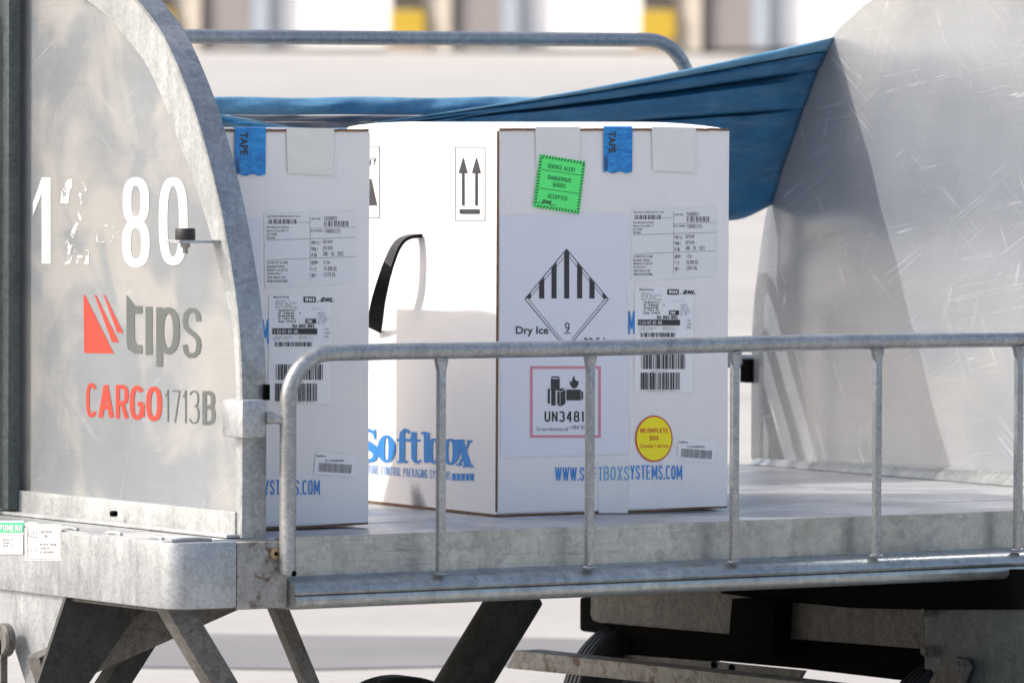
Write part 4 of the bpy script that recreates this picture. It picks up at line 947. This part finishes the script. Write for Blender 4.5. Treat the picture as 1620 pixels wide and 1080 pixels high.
    # bold serif lettering drawn stroke by stroke
    def O(cx_, cy_, rx_, ry_, tv=11.5, th=3.2):
        pts = []; ws = []
        for q in range(33):
            th_ = 2*math.pi*q/32; pts.append((cx_+(rx_-tv/2)*math.cos(th_), cy_+(ry_-th/2)*math.sin(th_))); ws.append(th+(tv-th)*abs(math.cos(th_))**1.5)
        k.ribbon(pts, ws)
    bl = lambda x_: 728.5+(x_-580)*.048
    # S (its left part is hidden by the nearer carton)
    S_ = [(594, 693), (592, 684), (584, 680), (575, 682), (571, 689), (574, 698), (583, 704), (592, 710), (596, 718), (592, 726), (583, 729), (574, 727), (570, 717)]
    k.ribbon(S_, [3, 5, 5, 6, 9, 12, 13, 13, 11, 7, 5, 5, 3]); k.rect(592, 694, 595, 679); k.rect(568.5, 729, 571.5, 713)
    O(612, 709.5, 14.5, 21.5)
    k.rect(632, 729, 641, 692); k.ribbon([(636.5, 693), (637, 684), (641, 679.5), (646, 681), (647.5, 685)], [9, 8, 5, 5, 6]); k.rect(628, 697.5, 648, 694); k.rect(628.5, 731.5, 646, 728.5)
    k.rect(651, 726, 659.5, 683); k.rect(647.5, 698, 666, 694.5); k.ribbon([(655, 722), (657, 729), (662, 731), (667, 727)], [8, 6, 4, 2]); k.poly([(648, 695), (652, 686), (656, 683), (656, 695)])
    k.rect(671, 731, 680, 684); k.rect(667, 686.5, 676, 682.5); O(687.5, 713, 13, 20, 10.5); 
    O(713, 714, 15, 20.5)
    k.poly([(722.5, 696), (733.5, 696), (746.5, 736), (735, 736)]); k.ribbon([(743, 697), (727, 735)], 3.4); k.rect(719.5, 698, 735.5, 694.8); k.rect(739, 699, 748, 696); k.rect(722, 736, 731, 733); k.rect(733, 738.5, 749.5, 735.3)
    k.text('TEMPERATURE CONTROL PACKAGING SYSTEMS', 530, 745.0, 712.5, 735.0, .015) if False else None
    k2 = Ink(lambda a_, b2, h=0.: Sd(a_, 748.5+(a_-580)*.078-b2, h)); k2.strokes('TEMPERATURE CONTROL PACKAGING SYSTEMS', 549, 0, 713, 13.5, -.0)
    k2.build('small_lettering', 'ink_blue', body)
    for q in range(5): k.rect(715.5+q*7.2, 759.5, 721+q*7.2, 748.5)
    k.build('logo_printing', 'ink_blue', body)
    # strap: webbing handle, fixed in a slot, sagging forward and outward
    A = Sd(662, 374)
    st = MB(); P_ = [(664, 373, .002), (650, 374, .022), (636, 380, .040), (626, 392, .052), (618, 410, .060), (611, 430, .064), (604, 455, .062), (598, 480, .052), (594, 505, .030), (591, 520, .012)]
    pts = []
    for a_, b2, o_ in P_:
        d = sight(a_, b2); q = onplane(a_, b2, P2-U*o_, U)-P2; pts.append(Vector((q.dot(U), q.dot(Wd), q.z)))
    pts2 = []
    for i in range(len(pts)-1):
        p0, p1, p2_, p3 = pts[max(i-1, 0)], pts[i], pts[i+1], pts[min(i+2, len(pts)-1)]
        for j in range(8):
            t_ = j/8; pts2.append(.5*((2*p1)+(p2_-p0)*t_+(2*p0-5*p1+4*p2_-p3)*t_*t_+(3*p1-p0-3*p2_+p3)*t_**3))
    pts2.append(pts[-1])
    n0 = len(pts2); wid = lambda s_: .0135+.004*s_**2
    for i, p in enumerate(pts2):
        d = (pts2[min(i+1, n0-1)]-pts2[max(i-1, 0)]).normalized()
        ax = Vector((-.25*min(1, i/n0*1.5), 1, 0)); ax = (ax-d*ax.dot(d)).normalized(); nn = d.cross(ax).normalized()
        w_ = wid(i/n0); th_ = .0022+(.0012 if (i % 2 and i < n0*.55) else 0)
        for a_, b2 in ((-1, -1), (1, -1), (1, 1), (-1, 1)): st.v.append(tuple(p+ax*(a_*w_)+nn*(b2*th_)))
    for i in range(n0-1):
        for j in range(4): st.f.append((i*4+j, i*4+(j+1) % 4, (i+1)*4+(j+1) % 4, (i+1)*4+j))
    st.f += [(0, 1, 2, 3), tuple((n0-1)*4+j for j in (3, 2, 1, 0))]
    sp = st.build('carry_strap', 'webbing', r)
    rb = MB()
    for i in range(3, int(n0*.5), 1):
        rb = MB()
        p = pts2[i]; d = (pts2[min(i+1, n0-1)]-pts2[max(i-1, 0)]).normalized(); ax = Vector((-.25*min(1, i/n0*1.5), 1, 0)); ax = (ax-d*ax.dot(d)).normalized(); nn = d.cross(ax).normalized(); w_ = wid(i/n0)*.95
        for sg in (1, -1): rb.tube([p-ax*w_+nn*sg*.0034, p+ax*w_+nn*sg*.0034], .0007, 5)
        rb.build('rib', 'ink_dim', sp)
    Ink(lambda a_, b2, h=0.: side(a_, b2, h, .0009)).rect(650, 376, 668, 370).build('strap_slot', 'black_metal_and_shade', r)
    return r
YW = math.radians(-3.9)
c2 = carton(Vector((.804, .316, 0)), .655, YW, 'white carton on the right with green label, round yellow sticker and black strap', True)
P1 = Vector((.4045, .176, 0)) - Vector((math.cos(YW), math.sin(YW), 0))*.378
c1 = carton(P1, .76, YW, 'white carton on the left, half hidden behind the numbered end panel', False, .378)
for o in list(bpy.data.objects):
    if o.name.split('.')[0] in ('printing', 'small_print', 'rule_lines', 'lettering'): o['kind'] = 'stuff'
    for kk in ('local', 'off'):
        if kk in o: del o[kk]
